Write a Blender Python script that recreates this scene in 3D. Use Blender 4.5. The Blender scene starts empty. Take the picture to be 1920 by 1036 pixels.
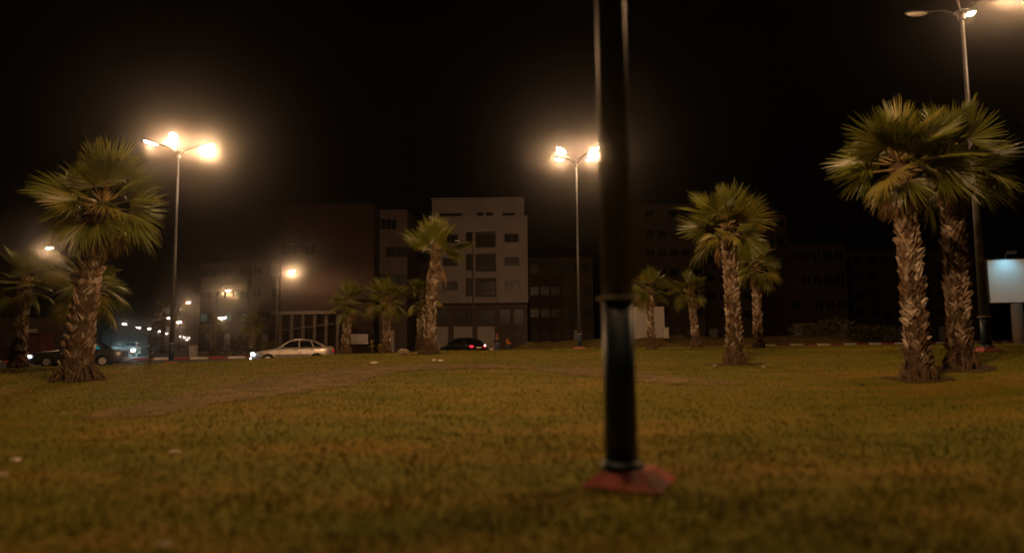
import bpy, math, random
import numpy as np
from mathutils import Vector, Matrix, noise
random.seed(7)
rng = np.random.default_rng(7)
sc = bpy.context.scene
PI = math.pi
R = math.radians

# ------------------------------------------------------------------ camera
F = 1280.0                      # focal length in pixels of the 1920 wide photograph
CAM_Z = 1.3
cam_d = bpy.data.cameras.new('camera')
cam_d.sensor_width = 36.0
cam_d.lens = 36.0 * F / 1920.0
cam_d.clip_end = 4000
cam_d.clip_start = 0.05
cam_d.dof.use_dof = True
cam_d.dof.focus_distance = 33.0
cam_d.dof.aperture_fstop = 0.33
cam = bpy.data.objects.new('camera', cam_d)
sc.collection.objects.link(cam)
PITCH = math.atan(122.0 / F)
cam.matrix_world = (Matrix.Translation((0, 0, CAM_Z)) @ Matrix.Rotation(PI / 2 + PITCH, 4, 'X')
                    @ Matrix.Rotation(-0.010, 4, 'Z'))
sc.camera = cam
CM = cam.matrix_world.to_3x3()

# ------------------------------------------------------------------ night sky, exposure
w = bpy.data.worlds.new('World')
sc.world = w
w.use_nodes = True
nt = w.node_tree
nt.nodes.clear()
wo = nt.nodes.new('ShaderNodeOutputWorld')
sky = nt.nodes.new('ShaderNodeTexSky')
sky.sky_type = 'NISHITA'
sky.sun_disc = False
sky.sun_elevation = R(-12)
sky.sun_rotation = R(200)
bg = nt.nodes.new('ShaderNodeBackground')
bg.inputs['Strength'].default_value = 0.01
city = nt.nodes.new('ShaderNodeBackground')          # even glow of the town over the whole sky
city.inputs['Color'].default_value = (1.0, 0.62, 0.5, 1)
city.inputs['Strength'].default_value = 0.0005
add = nt.nodes.new('ShaderNodeAddShader')
nt.links.new(sky.outputs[0], bg.inputs['Color'])
nt.links.new(bg.outputs[0], add.inputs[0])
nt.links.new(city.outputs[0], add.inputs[1])
nt.links.new(add.outputs[0], wo.inputs['Surface'])
sc.view_settings.view_transform = 'Standard'
sc.view_settings.look = 'None'
sc.view_settings.gamma = 1
sc.view_settings.use_curve_mapping = False
sc.view_settings.exposure = 0.0
LAMP = (1.0, 0.56, 0.27)         # colour of the street lighting
MAST_W = 900.0                   # watts of one lamp on a mast
STREET_W = 230.0
HAZE_DENSITY = 0.00065
HAZE_G = 0.985

sc.render.engine = 'CYCLES'
cy = sc.cycles
cy.use_denoising = True
cy.max_bounces = 5
cy.diffuse_bounces = 2
cy.glossy_bounces = 3
cy.transmission_bounces = 4
cy.volume_bounces = 0
cy.transparent_max_bounces = 8
cy.sample_clamp_indirect = 3.0
cy.use_light_tree = True
cy.caustics_reflective = False
cy.caustics_refractive = False

# ------------------------------------------------------------------ placing: from a photograph pixel to the place
def ray(px, py):
    return CM @ Vector(((px - 960) / F, -(py - 518) / F, -1.0))
def at(px, py, y):
    d = ray(px, py)
    return Vector((0, 0, CAM_Z)) + d * (y / d.y)
def ss(v, a, b):
    t = min(1.0, max(0.0, (v - a) / (b - a)))
    return t * t * (3 - 2 * t)

EDGE = [(-60, 3), (-45, 10), (-38, 18), (-30, 25.5), (-20.5, 32.6), (-11.5, 37), (-8, 38.6), (0, 41), (5, 42), (15, 43),
        (24, 42), (32, 38), (40, 28), (45, 16), (60, 3)]
OUTER = [(-140, 8), (-90, 26), (-45, 44), (-30, 50), (-23.6, 52.5), (-18, 55), (-10, 61), (-1, 62), (4, 55), (10, 51), (18.6, 50),
         (31.8, 55), (45, 62), (70, 68), (120, 70)]
ex, ey = np.array(EDGE).T
ox, oy = np.array(OUTER).T
def edge_y(x): return float(np.interp(x, ex, ey))
def outer_y(x): return float(np.interp(x, ox, oy))
def base_z(x, y):
    return 0.2 * ss(y, 10, 60) + 0.55 * ss(x, 0, 20) * ss(y, 30, 50) - 0.1 * (1 - ss(y, 2.0, 3.0))
CP = np.array([(1, 6.4, 0), (-6, 4, 0), (6, 4, 0), (0, 3, 0), (-14, 8, .05), (14, 8, .12), (-12.3, 19, .35), (-16.8, 33.6, .43),
    (-21.6, 30, .38), (-8.7, 36, .74), (-6.7, 36, .76), (-12, 34.5, .54), (-3.6, 30, .80), (4, 38.5, .84), (7.4, 36, .78),
    (10.2, 38, .88), (7.2, 22, .47), (12.6, 33, .86), (9.5, 16, .29), (11.4, 17.3, .56), (15.3, 22, .86), (0, 12, .18), (0, 20, .55),
    (-6, 15, .28), (22, 38, .85), (26, 30, .9), (22, 16, .6), (-30, 18, .3), (-24, 8, .1), (30, 8, .3), (40, 20, .8), (-5, 24, .62)], float)
def _tps(r2): return 0.5 * r2 * np.log(r2 + 1e-9)
_n = len(CP)
_K = _tps(((CP[:, None, :2] - CP[None, :, :2]) ** 2).sum(-1)) + np.eye(_n) * 8.0
_P = np.c_[np.ones(_n), CP[:, :2]]
_W = np.linalg.solve(np.block([[_K, _P], [_P.T, np.zeros((3, 3))]]), np.r_[CP[:, 2], 0, 0, 0])
def mound(xy):
    k = _tps(((xy[:, None, :] - CP[None, :, :2]) ** 2).sum(-1))
    return np.clip(k @ _W[:_n] + _W[_n] + xy @ _W[_n + 1:], -0.05, 1.05)
def lawn_z(xy):
    xy = np.asarray(xy, float)
    m = mound(xy)
    b = 0.2 * np.array([ss(y, 10, 60) for y in xy[:, 1]]) + 0.55 * np.array([ss(x, 0, 20) * ss(y, 30, 50) for x, y in xy])
    e = np.interp(xy[:, 0], ex, ey)
    t = np.clip((e - xy[:, 1]) / 1.3, 0, 1)
    t = t * t * (3 - 2 * t)
    f = np.clip((xy[:, 1] - 2.6) / 0.5, 0, 1)
    return (b + 0.12) * (1 - t) + m * t - 0.0 * f
def gz(x, y):
    if 2.6 <= y <= edge_y(x): return float(lawn_z([(x, y)])[0])
    return base_z(x, y)
def on_lawn(px, py):
    d = ray(px, py)
    lo = 2.0
    for _ in range(4000):
        p = Vector((0, 0, CAM_Z)) + d * (lo / d.y)
        if p.z <= gz(p.x, p.y): return p
        lo *= 1.003
    return p
def spot(px, y):
    """ground point under picture column px at forward distance y"""
    x = at(px, 650, y).x
    return Vector((x, y, gz(x, y)))

# ------------------------------------------------------------------ mesh helpers
class MB:
    def __init__(s): s.v = []; s.f = []; s.m = []; s.cur = 0
    def face(s, idx): s.f.append(tuple(idx)); s.m.append(s.cur)
    def quad(s, a, b, c, d):
        n = len(s.v); s.v += [tuple(a), tuple(b), tuple(c), tuple(d)]; s.face((n, n + 1, n + 2, n + 3))
    def box(s, x0, x1, y0, y1, z0, z1, M=None):
        n = len(s.v)
        p = [Vector(q) for q in ((x0, y0, z0), (x1, y0, z0), (x1, y1, z0), (x0, y1, z0), (x0, y0, z1), (x1, y0, z1), (x1, y1, z1), (x0, y1, z1))]
        if M: p = [M @ q for q in p]
        s.v += [tuple(q) for q in p]
        for q in ((0, 3, 2, 1), (4, 5, 6, 7), (0, 1, 5, 4), (1, 2, 6, 5), (2, 3, 7, 6), (3, 0, 4, 7)): s.face([n + k for k in q])
    def frustum(s, a, b, c, d, z0, z1, cx=0, cy_=0):
        """a,b half sizes below; c,d half sizes above"""
        n = len(s.v)
        for (hx, hy, z) in ((a, b, z0), (c, d, z1)):
            s.v += [(cx - hx, cy_ - hy, z), (cx + hx, cy_ - hy, z), (cx + hx, cy_ + hy, z), (cx - hx, cy_ + hy, z)]
        for q in ((0, 3, 2, 1), (4, 5, 6, 7), (0, 1, 5, 4), (1, 2, 6, 5), (2, 3, 7, 6), (3, 0, 4, 7)): s.face([n + k for k in q])
    def tube(s, pts, rad, seg=10, cap=True):
        pts = [Vector(p) for p in pts]
        n0 = len(s.v)
        rings = []
        up = None
        for i, p in enumerate(pts):
            t = (pts[min(i + 1, len(pts) - 1)] - pts[max(i - 1, 0)]).normalized()
            if up is None:
                up = Vector((0, 0, 1)) if abs(t.z) < 0.9 else Vector((1, 0, 0))
            a = t.cross(up).normalized(); b = t.cross(a).normalized(); up = a.cross(t) if False else up
            r = rad[i] if isinstance(rad, (list, tuple)) else rad
            ring = []
            for k in range(seg):
                an = 2 * PI * k / seg
                q = p + a * (r * math.cos(an)) + b * (r * math.sin(an))
                ring.append(len(s.v)); s.v.append(tuple(q))
            rings.append(ring)
        for r0, r1 in zip(rings, rings[1:]):
            for k in range(seg): s.face((r0[k], r0[(k + 1) % seg], r1[(k + 1) % seg], r1[k]))
        if cap:
            s.face(rings[0][::-1]); s.face(rings[-1])
    def lathe(s, prof, seg=20, M=None):
        """prof: (radius, z)"""
        rings = []
        for r, z in prof:
            ring = []
            for k in range(seg):
                an = 2 * PI * k / seg
                q = Vector((r * math.cos(an), r * math.sin(an), z))
                if M: q = M @ q
                ring.append(len(s.v)); s.v.append(tuple(q))
            rings.append(ring)
        for r0, r1 in zip(rings, rings[1:]):
            for k in range(seg): s.face((r0[k], r0[(k + 1) % seg], r1[(k + 1) % seg], r1[k]))
        s.face(rings[0][::-1]); s.face(rings[-1])
    def grid(s, fn, nu, nv, flip=False):
        n = len(s.v)
        for i in range(nu + 1):
            for j in range(nv + 1): s.v.append(tuple(fn(i / nu, j / nv)))
        for i in range(nu):
            for j in range(nv):
                q = (n + i * (nv + 1) + j, n + (i + 1) * (nv + 1) + j, n + (i + 1) * (nv + 1) + j + 1, n + i * (nv + 1) + j + 1)
                s.face(q[::-1] if flip else q)
    def mesh(s, name, mats, smooth=False):
        me = bpy.data.meshes.new(name)
        me.from_pydata(s.v, [], s.f)
        if not isinstance(mats, (list, tuple)): mats = [mats]
        for m in mats: me.materials.append(m)
        if len(mats) > 1: me.polygons.foreach_set('material_index', s.m)
        if smooth:
            me.polygons.foreach_set('use_smooth', [True] * len(me.polygons))
        me.update()
        return me
    def build(s, name, mats, parent=None, smooth=False, loc=None):
        return link(name, s.mesh(name, mats, smooth), parent, loc)
def link(name, me, parent=None, loc=None):
    o = bpy.data.objects.new(name, me)
    sc.collection.objects.link(o)
    if parent: o.parent = parent
    if loc is not None: o.location = loc
    return o
def tag(o, label=None, cat=None, group=None, kind=None):
    if label: o['label'] = label
    if cat: o['category'] = cat
    if group: o['group'] = group
    if kind: o['kind'] = kind
    return o
def thing(name, label, cat, loc, rz=0.0, group=None):
    o = bpy.data.objects.new(name, None)
    sc.collection.objects.link(o)
    o.location = loc
    o.rotation_euler = (0, 0, rz)
    o.empty_display_size = 0.2
    return tag(o, label, cat, group)
def smooth_by_angle(o, deg=35):
    me = o.data
    me.polygons.foreach_set('use_smooth', [True] * len(me.polygons))
    try: me.set_sharp_from_angle(angle=R(deg))
    except Exception: pass

# ------------------------------------------------------------------ materials
def mat(name, col, rough=0.7, col2=None, scale=3.0, bump=0.0, bscale=None, metal=0.0, spec=0.3, detail=5.0, coord='Object',
        stretch=None, lo=0.35, hi=0.65, col3=None, scale3=0.5, emit=None, estr=0.0, coat=0.0, transl=0.0, bdist=0.02):
    m = bpy.data.materials.new(name)
    m.use_nodes = True
    t = m.node_tree
    b = t.nodes['Principled BSDF']
    b.inputs['Roughness'].default_value = rough
    b.inputs['Metallic'].default_value = metal
    b.inputs['Specular IOR Level'].default_value = spec
    b.inputs['Coat Weight'].default_value = coat
    tc = t.nodes.new('ShaderNodeTexCoord')
    src = tc.outputs[coord]
    if stretch:
        mp = t.nodes.new('ShaderNodeMapping')
        mp.inputs['Scale'].default_value = stretch
        t.links.new(src, mp.inputs['Vector']); src = mp.outputs[0]
    def ns(sc_, det=detail):
        n = t.nodes.new('ShaderNodeTexNoise')
        n.inputs['Scale'].default_value = sc_
        n.inputs['Detail'].default_value = det
        n.inputs['Roughness'].default_value = 0.6
        t.links.new(src, n.inputs['Vector'])
        return n
    out = None
    if col2:
        n = ns(scale)
        r = t.nodes.new('ShaderNodeMapRange')
        r.inputs['From Min'].default_value = lo; r.inputs['From Max'].default_value = hi
        t.links.new(n.outputs['Fac'], r.inputs['Value'])
        mx = t.nodes.new('ShaderNodeMix'); mx.data_type = 'RGBA'
        mx.inputs[6].default_value = (*col, 1); mx.inputs[7].default_value = (*col2, 1)
        t.links.new(r.outputs[0], mx.inputs[0])
        out = mx.outputs[2]
        if col3:
            n3 = ns(scale3, 4)
            r3 = t.nodes.new('ShaderNodeMapRange')
            r3.inputs['From Min'].default_value = 0.48; r3.inputs['From Max'].default_value = 0.64
            t.links.new(n3.outputs['Fac'], r3.inputs['Value'])
            m3 = t.nodes.new('ShaderNodeMix'); m3.data_type = 'RGBA'
            m3.inputs[7].default_value = (*col3, 1)
            t.links.new(out, m3.inputs[6]); t.links.new(r3.outputs[0], m3.inputs[0])
            out = m3.outputs[2]
        t.links.new(out, b.inputs['Base Color'])
    else:
        b.inputs['Base Color'].default_value = (*col, 1)
    if bump:
        bn = ns(bscale or scale * 3, 6)
        bp = t.nodes.new('ShaderNodeBump')
        bp.inputs['Strength'].default_value = bump
        bp.inputs['Distance'].default_value = bdist
        t.links.new(bn.outputs['Fac'], bp.inputs['Height'])
        t.links.new(bp.outputs[0], b.inputs['Normal'])
    if emit:
        b.inputs['Emission Color'].default_value = (*emit, 1)
        b.inputs['Emission Strength'].default_value = estr
        try: m.cycles.emission_sampling = 'NONE'
        except Exception: pass
    if transl:
        tr = t.nodes.new('ShaderNodeBsdfTranslucent')
        ms = t.nodes.new('ShaderNodeMixShader')
        ms.inputs[0].default_value = transl
        if out is not None: t.links.new(out, tr.inputs['Color'])
        else: tr.inputs['Color'].default_value = (*col, 1)
        o_ = t.nodes['Material Output']
        t.links.new(b.outputs[0], ms.inputs[1]); t.links.new(tr.outputs[0], ms.inputs[2])
        t.links.new(ms.outputs[0], o_.inputs['Surface'])
    return m

M = {}
M['lawn'] = mat('lawn', (.145, .118, .011), .95, (.092, .094, .008), 0.9, .45, 9, spec=.1, stretch=(.5, 1.5, 1), lo=.34, hi=.66, col3=(.185, .122, .018), scale3=.55, bdist=.05)
M['blade'] = mat('grass_blade', (.165, .140, .012), .8, (.090, .112, .008), 1.0, spec=.15, stretch=(.5, 1.5, 1), lo=.36, hi=.64, col3=(.205, .135, .020), scale3=.6)
M['dirt'] = mat('dirt', (.19, .13, .05), .95, (.105, .082, .022), 2.2, .8, 14, spec=.1, col3=(.10, .075, .03), scale3=1.3)
M['soil'] = mat('dark_soil', (.085, .055, .028), .95, (.05, .034, .018), 4, .8, 18, spec=.1)
M['ground'] = mat('ground', (.17, .12, .08), .95, (.11, .08, .05), .3, .5, 3, spec=.1)
M['asphalt'] = mat('asphalt', (.06, .055, .05), .8, (.085, .078, .07), .6, .3, 30, spec=.3)
M['pave'] = mat('pavement', (.33, .28, .24), .85, (.25, .21, .18), .7, .2, 8)
M['concrete'] = mat('concrete', (.42, .38, .31), .85, (.3, .27, .22), 2.5, .3, 12)
M['kred'] = mat('kerb_red', (.28, .045, .035), .75, (.2, .05, .04), 4, .2)
M['kwhite'] = mat('kerb_white', (.62, .58, .52), .75, (.42, .38, .34), 3, .2)
M['trunk'] = mat('palm_trunk', (.10, .065, .04), .95, (.045, .03, .018), 9, 1, 20, spec=.1)
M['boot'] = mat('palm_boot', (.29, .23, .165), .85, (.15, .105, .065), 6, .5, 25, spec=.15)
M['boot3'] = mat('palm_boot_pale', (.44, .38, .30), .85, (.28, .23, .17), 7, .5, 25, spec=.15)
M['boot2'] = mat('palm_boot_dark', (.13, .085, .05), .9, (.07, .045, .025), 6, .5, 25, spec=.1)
M['leaf'] = mat('palm_leaf', (.088, .108, .013), .42, (.135, .132, .018), 2, spec=.45, transl=.35)
M['leaf2'] = mat('palm_leaf_yellowing', (.20, .165, .026), .45, (.14, .14, .02), 2, spec=.45, transl=.35)
M['leafd'] = mat('palm_leaf_dead', (.23, .15, .075), .85, (.15, .09, .04), 3, spec=.15, transl=.15)
M['petiole'] = mat('petiole', (.14, .11, .03), .55, (.20, .13, .05), 5)
M['galv'] = mat('galvanised_steel', (.085, .083, .082), .45, (.06, .06, .06), 3, metal=.4, spec=.4)
M['arm'] = mat('dark_arm_steel', (.025, .023, .021), .6)
M['blue'] = mat('blue_paint', (.008, .026, .044), .5, (.011, .034, .056), 2.5, spec=.5, coat=.05)
M['redc'] = mat('red_painted_concrete', (.42, .115, .09), .9, (.30, .08, .062), 5, .5, 16, col3=(.17, .11, .08), scale3=4)
M['housing'] = mat('lamp_housing', (.035, .033, .03), .6)
M['lens'] = mat('lit_lamp_lens', (.9, .8, .6), .3, emit=(1.0, .80, .62), estr=60)
M['lens_w'] = mat('lit_lamp_lens_white', (.9, .8, .8), .3, emit=(1.0, .86, .80), estr=40)
M['lens_off'] = mat('unlit_lamp_lens', (.5, .48, .42), .25)
M['white_wall'] = mat('white_render', (.205, .175, .165), .85, (.17, .145, .14), .5, .15, 6)
M['brown_wall'] = mat('brown_render', (.085, .06, .05), .9, (.06, .045, .038), .7, .2, 5)
M['brick_wall'] = mat('red_brick_wall', (.028, .015, .011), .95, (.019, .010, .008), .8, .3, 9)
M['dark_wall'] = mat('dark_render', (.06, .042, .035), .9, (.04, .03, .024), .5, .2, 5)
M['glass'] = mat('dark_window_glass', (.006, .006, .006), .25, spec=.08)
M['frame'] = mat('window_frame', (.06, .05, .045), .7)
M['shutter'] = mat('roller_shutter', (.32, .29, .27), .6, (.25, .23, .21), 1.2, spec=.4)
M['panelw'] = mat('white_sheet_panel', (.36, .33, .31), .7, (.29, .26, .25), .8)
M['greenglass'] = mat('green_lit_window', (.1, .2, .17), .4, emit=(.10, .30, .24), estr=.12)
M['slab'] = mat('bare_concrete', (.11, .09, .075), .9, (.085, .07, .06), 1.5, .3, 6)
M['cobra'] = mat('street_pole_paint', (.05, .045, .04), .55, metal=.2)
M['bb'] = mat('billboard_sheet', (.50, .57, .60), .6, (.45, .52, .55), .6)
M['paper'] = mat('white_litter', (.62, .55, .46), .8)
M['bark'] = mat('stem', (.12, .08, .05), .9)
M['bush'] = mat('bush_leaf', (.07, .075, .02), .7, (.11, .09, .03), 2, transl=.2)
M['sprout'] = mat('sprout_leaf', (.22, .18, .04), .6, transl=.3)
M['stone'] = mat('stone', (.3, .23, .16), .9, (.2, .16, .11), 5, .4)
M['rub'] = mat('tyre_rubber', (.02, .02, .02), .8)
M['rim'] = mat('wheel_rim', (.5, .48, .45), .35, metal=.6)
M['black'] = mat('black_plastic', (.018, .017, .016), .5)
M['carglass'] = mat('car_glass', (.008, .008, .009), .05, spec=.8)
M['cyanglass'] = mat('car_glass_cyan_glow', (.01, .05, .06), .08, emit=(.0, .22, .26), estr=.55)  # cyan cabin light put into the glass itself as a faint glow
M['silver'] = mat('silver_car_paint', (.24, .215, .185), .34, metal=.45, spec=.5, coat=.6)
M['browncar'] = mat('dark_brown_car_paint', (.04, .036, .036), .3, metal=.2, spec=.5, coat=.7)
M['blackcar'] = mat('black_car_paint', (.006, .006, .006), .25, spec=.3, coat=.2)
M['head_on'] = mat('lit_headlight', (.9, .9, 1), .1, emit=(.72, .86, 1.0), estr=26)
M['head_off'] = mat('clear_headlight', (.5, .5, .5), .08, spec=.7)
M['tail'] = mat('tail_light', (.30, .012, .012), .2, emit=(1, .02, .03), estr=.25)
M['tail_off'] = mat('dark_tail_light', (.06, .006, .006), .3)
M['tail_on'] = mat('lit_tail_light', (.4, .02, .02), .2, emit=(1, .03, .06), estr=1.1)
M['rev_on'] = mat('lit_reversing_light', (.9, .9, .9), .2, emit=(1, .85, .85), estr=6)
M['plate'] = mat('number_plate', (.6, .55, .45), .5)
M['skin'] = mat('skin', (.22, .11, .07), .6)
M['hair'] = mat('hair', (.015, .011, .01), .8)
M['navy'] = mat('navy_cloth', (.02, .028, .045), .9)
M['denim'] = mat('denim', (.05, .075, .11), .9)
M['orange'] = mat('orange_cloth', (.5, .15, .02), .9)
M['redcap'] = mat('red_cap', (.3, .06, .045), .9)
M['rust'] = mat('rust_red_sheet', (.07, .018, .012), .85)

# ------------------------------------------------------------------ the ground
def sheet(name, xs, ysf, zf, m, kind='structure', rows=60, power=1.0):
    """sheet over columns xs, each from ysf(x)[0] to ysf(x)[1]"""
    nx, ny = len(xs), rows + 1
    P = np.zeros((nx, ny, 2))
    for i, x in enumerate(xs):
        a, b = ysf(x)
        tt = np.linspace(0, 1, ny) ** power
        P[i, :, 0] = x; P[i, :, 1] = a + (b - a) * tt
    xy = P.reshape(-1, 2)
    z = zf(xy)
    me = bpy.data.meshes.new(name)
    v = np.c_[xy, z]
    idx = np.arange(nx * ny).reshape(nx, ny)
    f = np.stack([idx[:-1, :-1], idx[1:, :-1], idx[1:, 1:], idx[:-1, 1:]], -1).reshape(-1, 4)
    me.from_pydata(v.tolist(), [], f.tolist())
    me.materials.append(m)
    me.polygons.foreach_set('use_smooth', [True] * len(me.polygons))
    return tag(link(name, me), kind=kind)
def bz_arr(off): return lambda xy: np.array([base_z(x, y) for x, y in xy]) + off
big = MB()
def far_ground():
    xs = np.r_[np.linspace(-900, -100, 17), np.linspace(-95, 95, 77), np.linspace(100, 900, 17)]
    ys = np.r_[np.linspace(-120, -5, 10), np.linspace(-3, 90, 63), np.linspace(95, 1000, 24)]
    n = len(ys)
    for x in xs:
        for y in ys:
            big.v.append((x, y, base_z(x, y) - 0.10 - 0.3 * (2.9 < y < edge_y(x) - 1.5)))
    for i in range(len(xs) - 1):
        for j in range(n - 1): big.face((i * n + j, (i + 1) * n + j, (i + 1) * n + j + 1, i * n + j + 1))
far_ground()
tag(big.build('ground', M['ground'], smooth=True), kind='structure')

xs_l = np.linspace(-44, 44, 221)
def lawn_height(xy):
    z = lawn_z(xy)
    n = np.array([noise.noise((x * 1.3, y * 1.3, 0)) * .02 + noise.noise((x * .35, y * .35, 4)) * .05 for x, y in xy])
    return z + n
sheet('lawn', xs_l, lambda x: (2.75, edge_y(x)), lawn_height, M['lawn'], rows=170, power=1.4)
# ring road round the island, near side and far side
sheet('road', np.r_[np.linspace(-130, -61, 20), np.linspace(-60, 60, 121), np.linspace(62, 115, 20)],
      lambda x: (edge_y(x) if abs(x) <= 60 else 3.0, outer_y(x)), bz_arr(0.0), M['asphalt'], rows=12)
sheet('near_road', np.linspace(-130, 115, 60), lambda x: (-7.5, 2.5), bz_arr(-0.0), M['asphalt'], rows=6)
# the avenue running away to the left
def avenue():
    mb = MB()
    a = Vector((-34, 52)); d = Vector((-0.488, 1.0)).normalized(); nrm = Vector((d.y, -d.x))
    for k, (s0, s1) in enumerate(((0, 60), (60, 200), (200, 620))):
        p = [a + d * s0 - nrm * 11, a + d * s0 + nrm * 9, a + d * s1 + nrm * 9, a + d * s1 - nrm * 11]
        mb.quad(*[(q.x, q.y, base_z(q.x, q.y) + 0.006) for q in p])
    tag(mb.build('avenue', M['asphalt']), kind='structure')
avenue()
sheet('pavement', np.linspace(-27, -1, 40), lambda x: (outer_y(x) + .3, outer_y(x) + 5), bz_arr(0.10), M['pave'], rows=4)

# dirt path worn across the lawn
up_px = [(150, 782), (240, 764), (400, 728), (560, 699), (700, 686), (820, 681), (900, 681), (1000, 684), (1100, 690), (1200, 699), (1300, 708), (1400, 719)]
dn_px = [(165, 789), (300, 779), (480, 748), (640, 722), (740, 700), (820, 691), (900, 690), (1000, 693), (1090, 703), (1190, 716), (1290, 722), (1400, 722)]
UP = [on_lawn(*p) for p in up_px]; DN = [on_lawn(*p) for p in dn_px]
def lerp_line(L, t):
    t *= len(L) - 1
    i = min(int(t), len(L) - 2)
    return L[i].lerp(L[i + 1], t - i)
def path_fn(u, v):
    a = lerp_line(UP, u); b = lerp_line(DN, u)
    vv = v + (0.10 * noise.noise((u * 60, v * 3, 1)) if 0 < v < 1 else (0.22 * noise.noise((u * 40, v * 9, 2)) + .1 * noise.noise((u * 130, v * 9, 3))))
    p = a.lerp(b, vv)
    return p
PU, PV = 150, 12
pp = [path_fn(i / PU, j / PV) for i in range(PU + 1) for j in range(PV + 1)]
zz = lawn_height([(p.x, p.y) for p in pp])
mb = MB()
mb.v = [(p.x, p.y, float(z) + .012) for p, z in zip(pp, zz)]
for i in range(PU):
    for j in range(PV):
        k = i * (PV + 1) + j
        mb.face((k, k + 1, k + PV + 2, k + PV + 1))
tag(mb.build('dirt_path', M['dirt'], smooth=True), kind='structure')
path_poly = UP + DN[::-1]
PPX = np.array([p.x for p in path_poly]); PPY = np.array([p.y for p in path_poly])
def in_path(x, y):
    c = np.zeros(len(x), bool)
    n = len(PPX); j = n - 1
    for i in range(n):
        cond = ((PPY[i] > y) != (PPY[j] > y)) & (x < (PPX[j] - PPX[i]) * (y - PPY[i]) / (PPY[j] - PPY[i] + 1e-12) + PPX[i])
        c ^= cond; j = i
    return c

# grass blades: one mass nobody could count
def grass():
    XY = []; S = []
    for y0, y1, dens, s in ((3.4, 6, 1500, 1.0), (6, 9, 800, 1.15), (9, 14, 330, 1.5), (14, 22, 120, 2.0), (22, 42, 42, 2.6)):
        xw = 0.80 * y1 + 1
        n = int((y1 - y0) * 2 * xw * dens)
        x = rng.uniform(-xw, xw, n); y = rng.uniform(y0, y1, n)
        keep = (np.abs(x) < 0.80 * y + 1) & (y < np.interp(x, ex, ey) - .15)
        # clumpy
        cl = np.array([noise.noise((a * 1.7, b * 1.7, 9)) + .6 * noise.noise((a * 5, b * 5, 3)) for a, b in zip(x[keep], y[keep])])
        x = x[keep]; y = y[keep]
        k2 = rng.uniform(-1.1, .45, len(x)) < cl * .8
        x = x[k2]; y = y[k2]
        g_ = np.array([noise.noise((a * .9, b * .9, 21)) for a, b in zip(x, y)])
        thin = .10 + .55 * np.clip((-x - 3.0) / 4, 0, 1) + .5 * np.clip((x - 3) / 4, 0, 1) + .5 * g_
        k3 = ~in_path(x + rng.normal(0, .22, len(x)), y + rng.normal(0, .28, len(y))) | (rng.random(len(x)) < thin)
        XY.append(np.c_[x[k3], y[k3]]); S.append(np.full(k3.sum(), s))
    xy = np.concatenate(XY); s = np.concatenate(S)
    n = len(xy)
    z = lawn_height(xy)
    h = rng.uniform(.018, .048, n) * s ** .35
    wd = rng.uniform(.003, .006, n) * s
    a = rng.uniform(0, 2 * PI, n)
    lean = rng.uniform(.1, .9, n) * h
    la = rng.uniform(0, 2 * PI, n)
    dx, dy = np.cos(a) * wd, np.sin(a) * wd
    v = np.zeros((n, 4, 3))
    v[:, 0] = np.c_[xy[:, 0] - dx, xy[:, 1] - dy, z - .01]
    v[:, 1] = np.c_[xy[:, 0] + dx, xy[:, 1] + dy, z - .01]
    mx = xy[:, 0] + np.cos(la) * lean * .35; my = xy[:, 1] + np.sin(la) * lean * .35
    v[:, 2] = np.c_[mx + dx * .7, my + dy * .7, z + h * .6]
    v[:, 3] = np.c_[xy[:, 0] + np.cos(la) * lean, xy[:, 1] + np.sin(la) * lean, z + h]
    me = bpy.data.meshes.new('grass')
    me.vertices.add(n * 4)
    me.vertices.foreach_set('co', v.reshape(-1))
    b = np.arange(n) * 4
    tri = np.stack([b, b + 1, b + 2, b, b + 2, b + 3], -1).reshape(-1)
    me.loops.add(n * 6); me.loops.foreach_set('vertex_index', tri.astype(np.int32))
    me.polygons.add(n * 2)
    me.polygons.foreach_set('loop_start', (np.arange(n * 2) * 3).astype(np.int32))
    me.polygons.foreach_set('loop_total', np.full(n * 2, 3, np.int32))
    me.materials.append(M['blade'])
    me.update(calc_edges=True)
    tag(link('grass', me), 'short patchy dry green grass covering the lawn', 'grass', kind='stuff')
    print('grass blades', n)
grass()

# kerbs: every stone is a part
def resample(line, step, x0, x1):
    pts = [Vector((x, np.interp(x, *np.array(line).T))) for x in np.linspace(x0, x1, 900)]
    out = [pts[0]]; acc = 0
    for a, b in zip(pts, pts[1:]):
        acc += (b - a).length
        if acc >= step: out.append(b); acc = 0
    return out
def kerb(line, x0, x1, off, mats, name, step=1.0, h=.14, lab=None):
    P = resample(line, step, x0, x1)
    bed = MB()
    for a, b in zip(P, P[1:]):
        d = (b - a).normalized(); nr = Vector((-d.y, d.x))
        q = [a + nr * (off - .16), b + nr * (off - .16), b + nr * (off + .16), a + nr * (off + .16)]
        bed.quad(*[(p.x, p.y, base_z(p.x, p.y) + .02) for p in q])
    root = tag(bed.build(name, M['concrete']), kind='structure')
    ms = []
    for m in mats:
        s = MB(); s.frustum(step / 2 - .012, .10, step / 2 - .02, .085, -.05, h)
        ms.append(s.mesh('kerb_stone', m))
    for k, (a, b) in enumerate(zip(P, P[1:])):
        d = (b - a).normalized(); nr = Vector((-d.y, d.x)); c = (a + b) / 2 + nr * off
        o = link('kerb_stone', ms[k % len(ms)], root, (c.x, c.y, base_z(c.x, c.y) + .02 + random.uniform(-.008, .008)))
        o.rotation_euler = (0, random.uniform(-.01, .01), math.atan2(d.y, d.x) + random.uniform(-.01, .01))
kerb(OUTER, -38, 62, 0.1, [M['kred'], M['kwhite']], 'kerb', 1.25, .17)
kerb(EDGE, -30, 34, 0.1, [M['concrete']], 'kerb', 1.4, .12)

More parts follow.
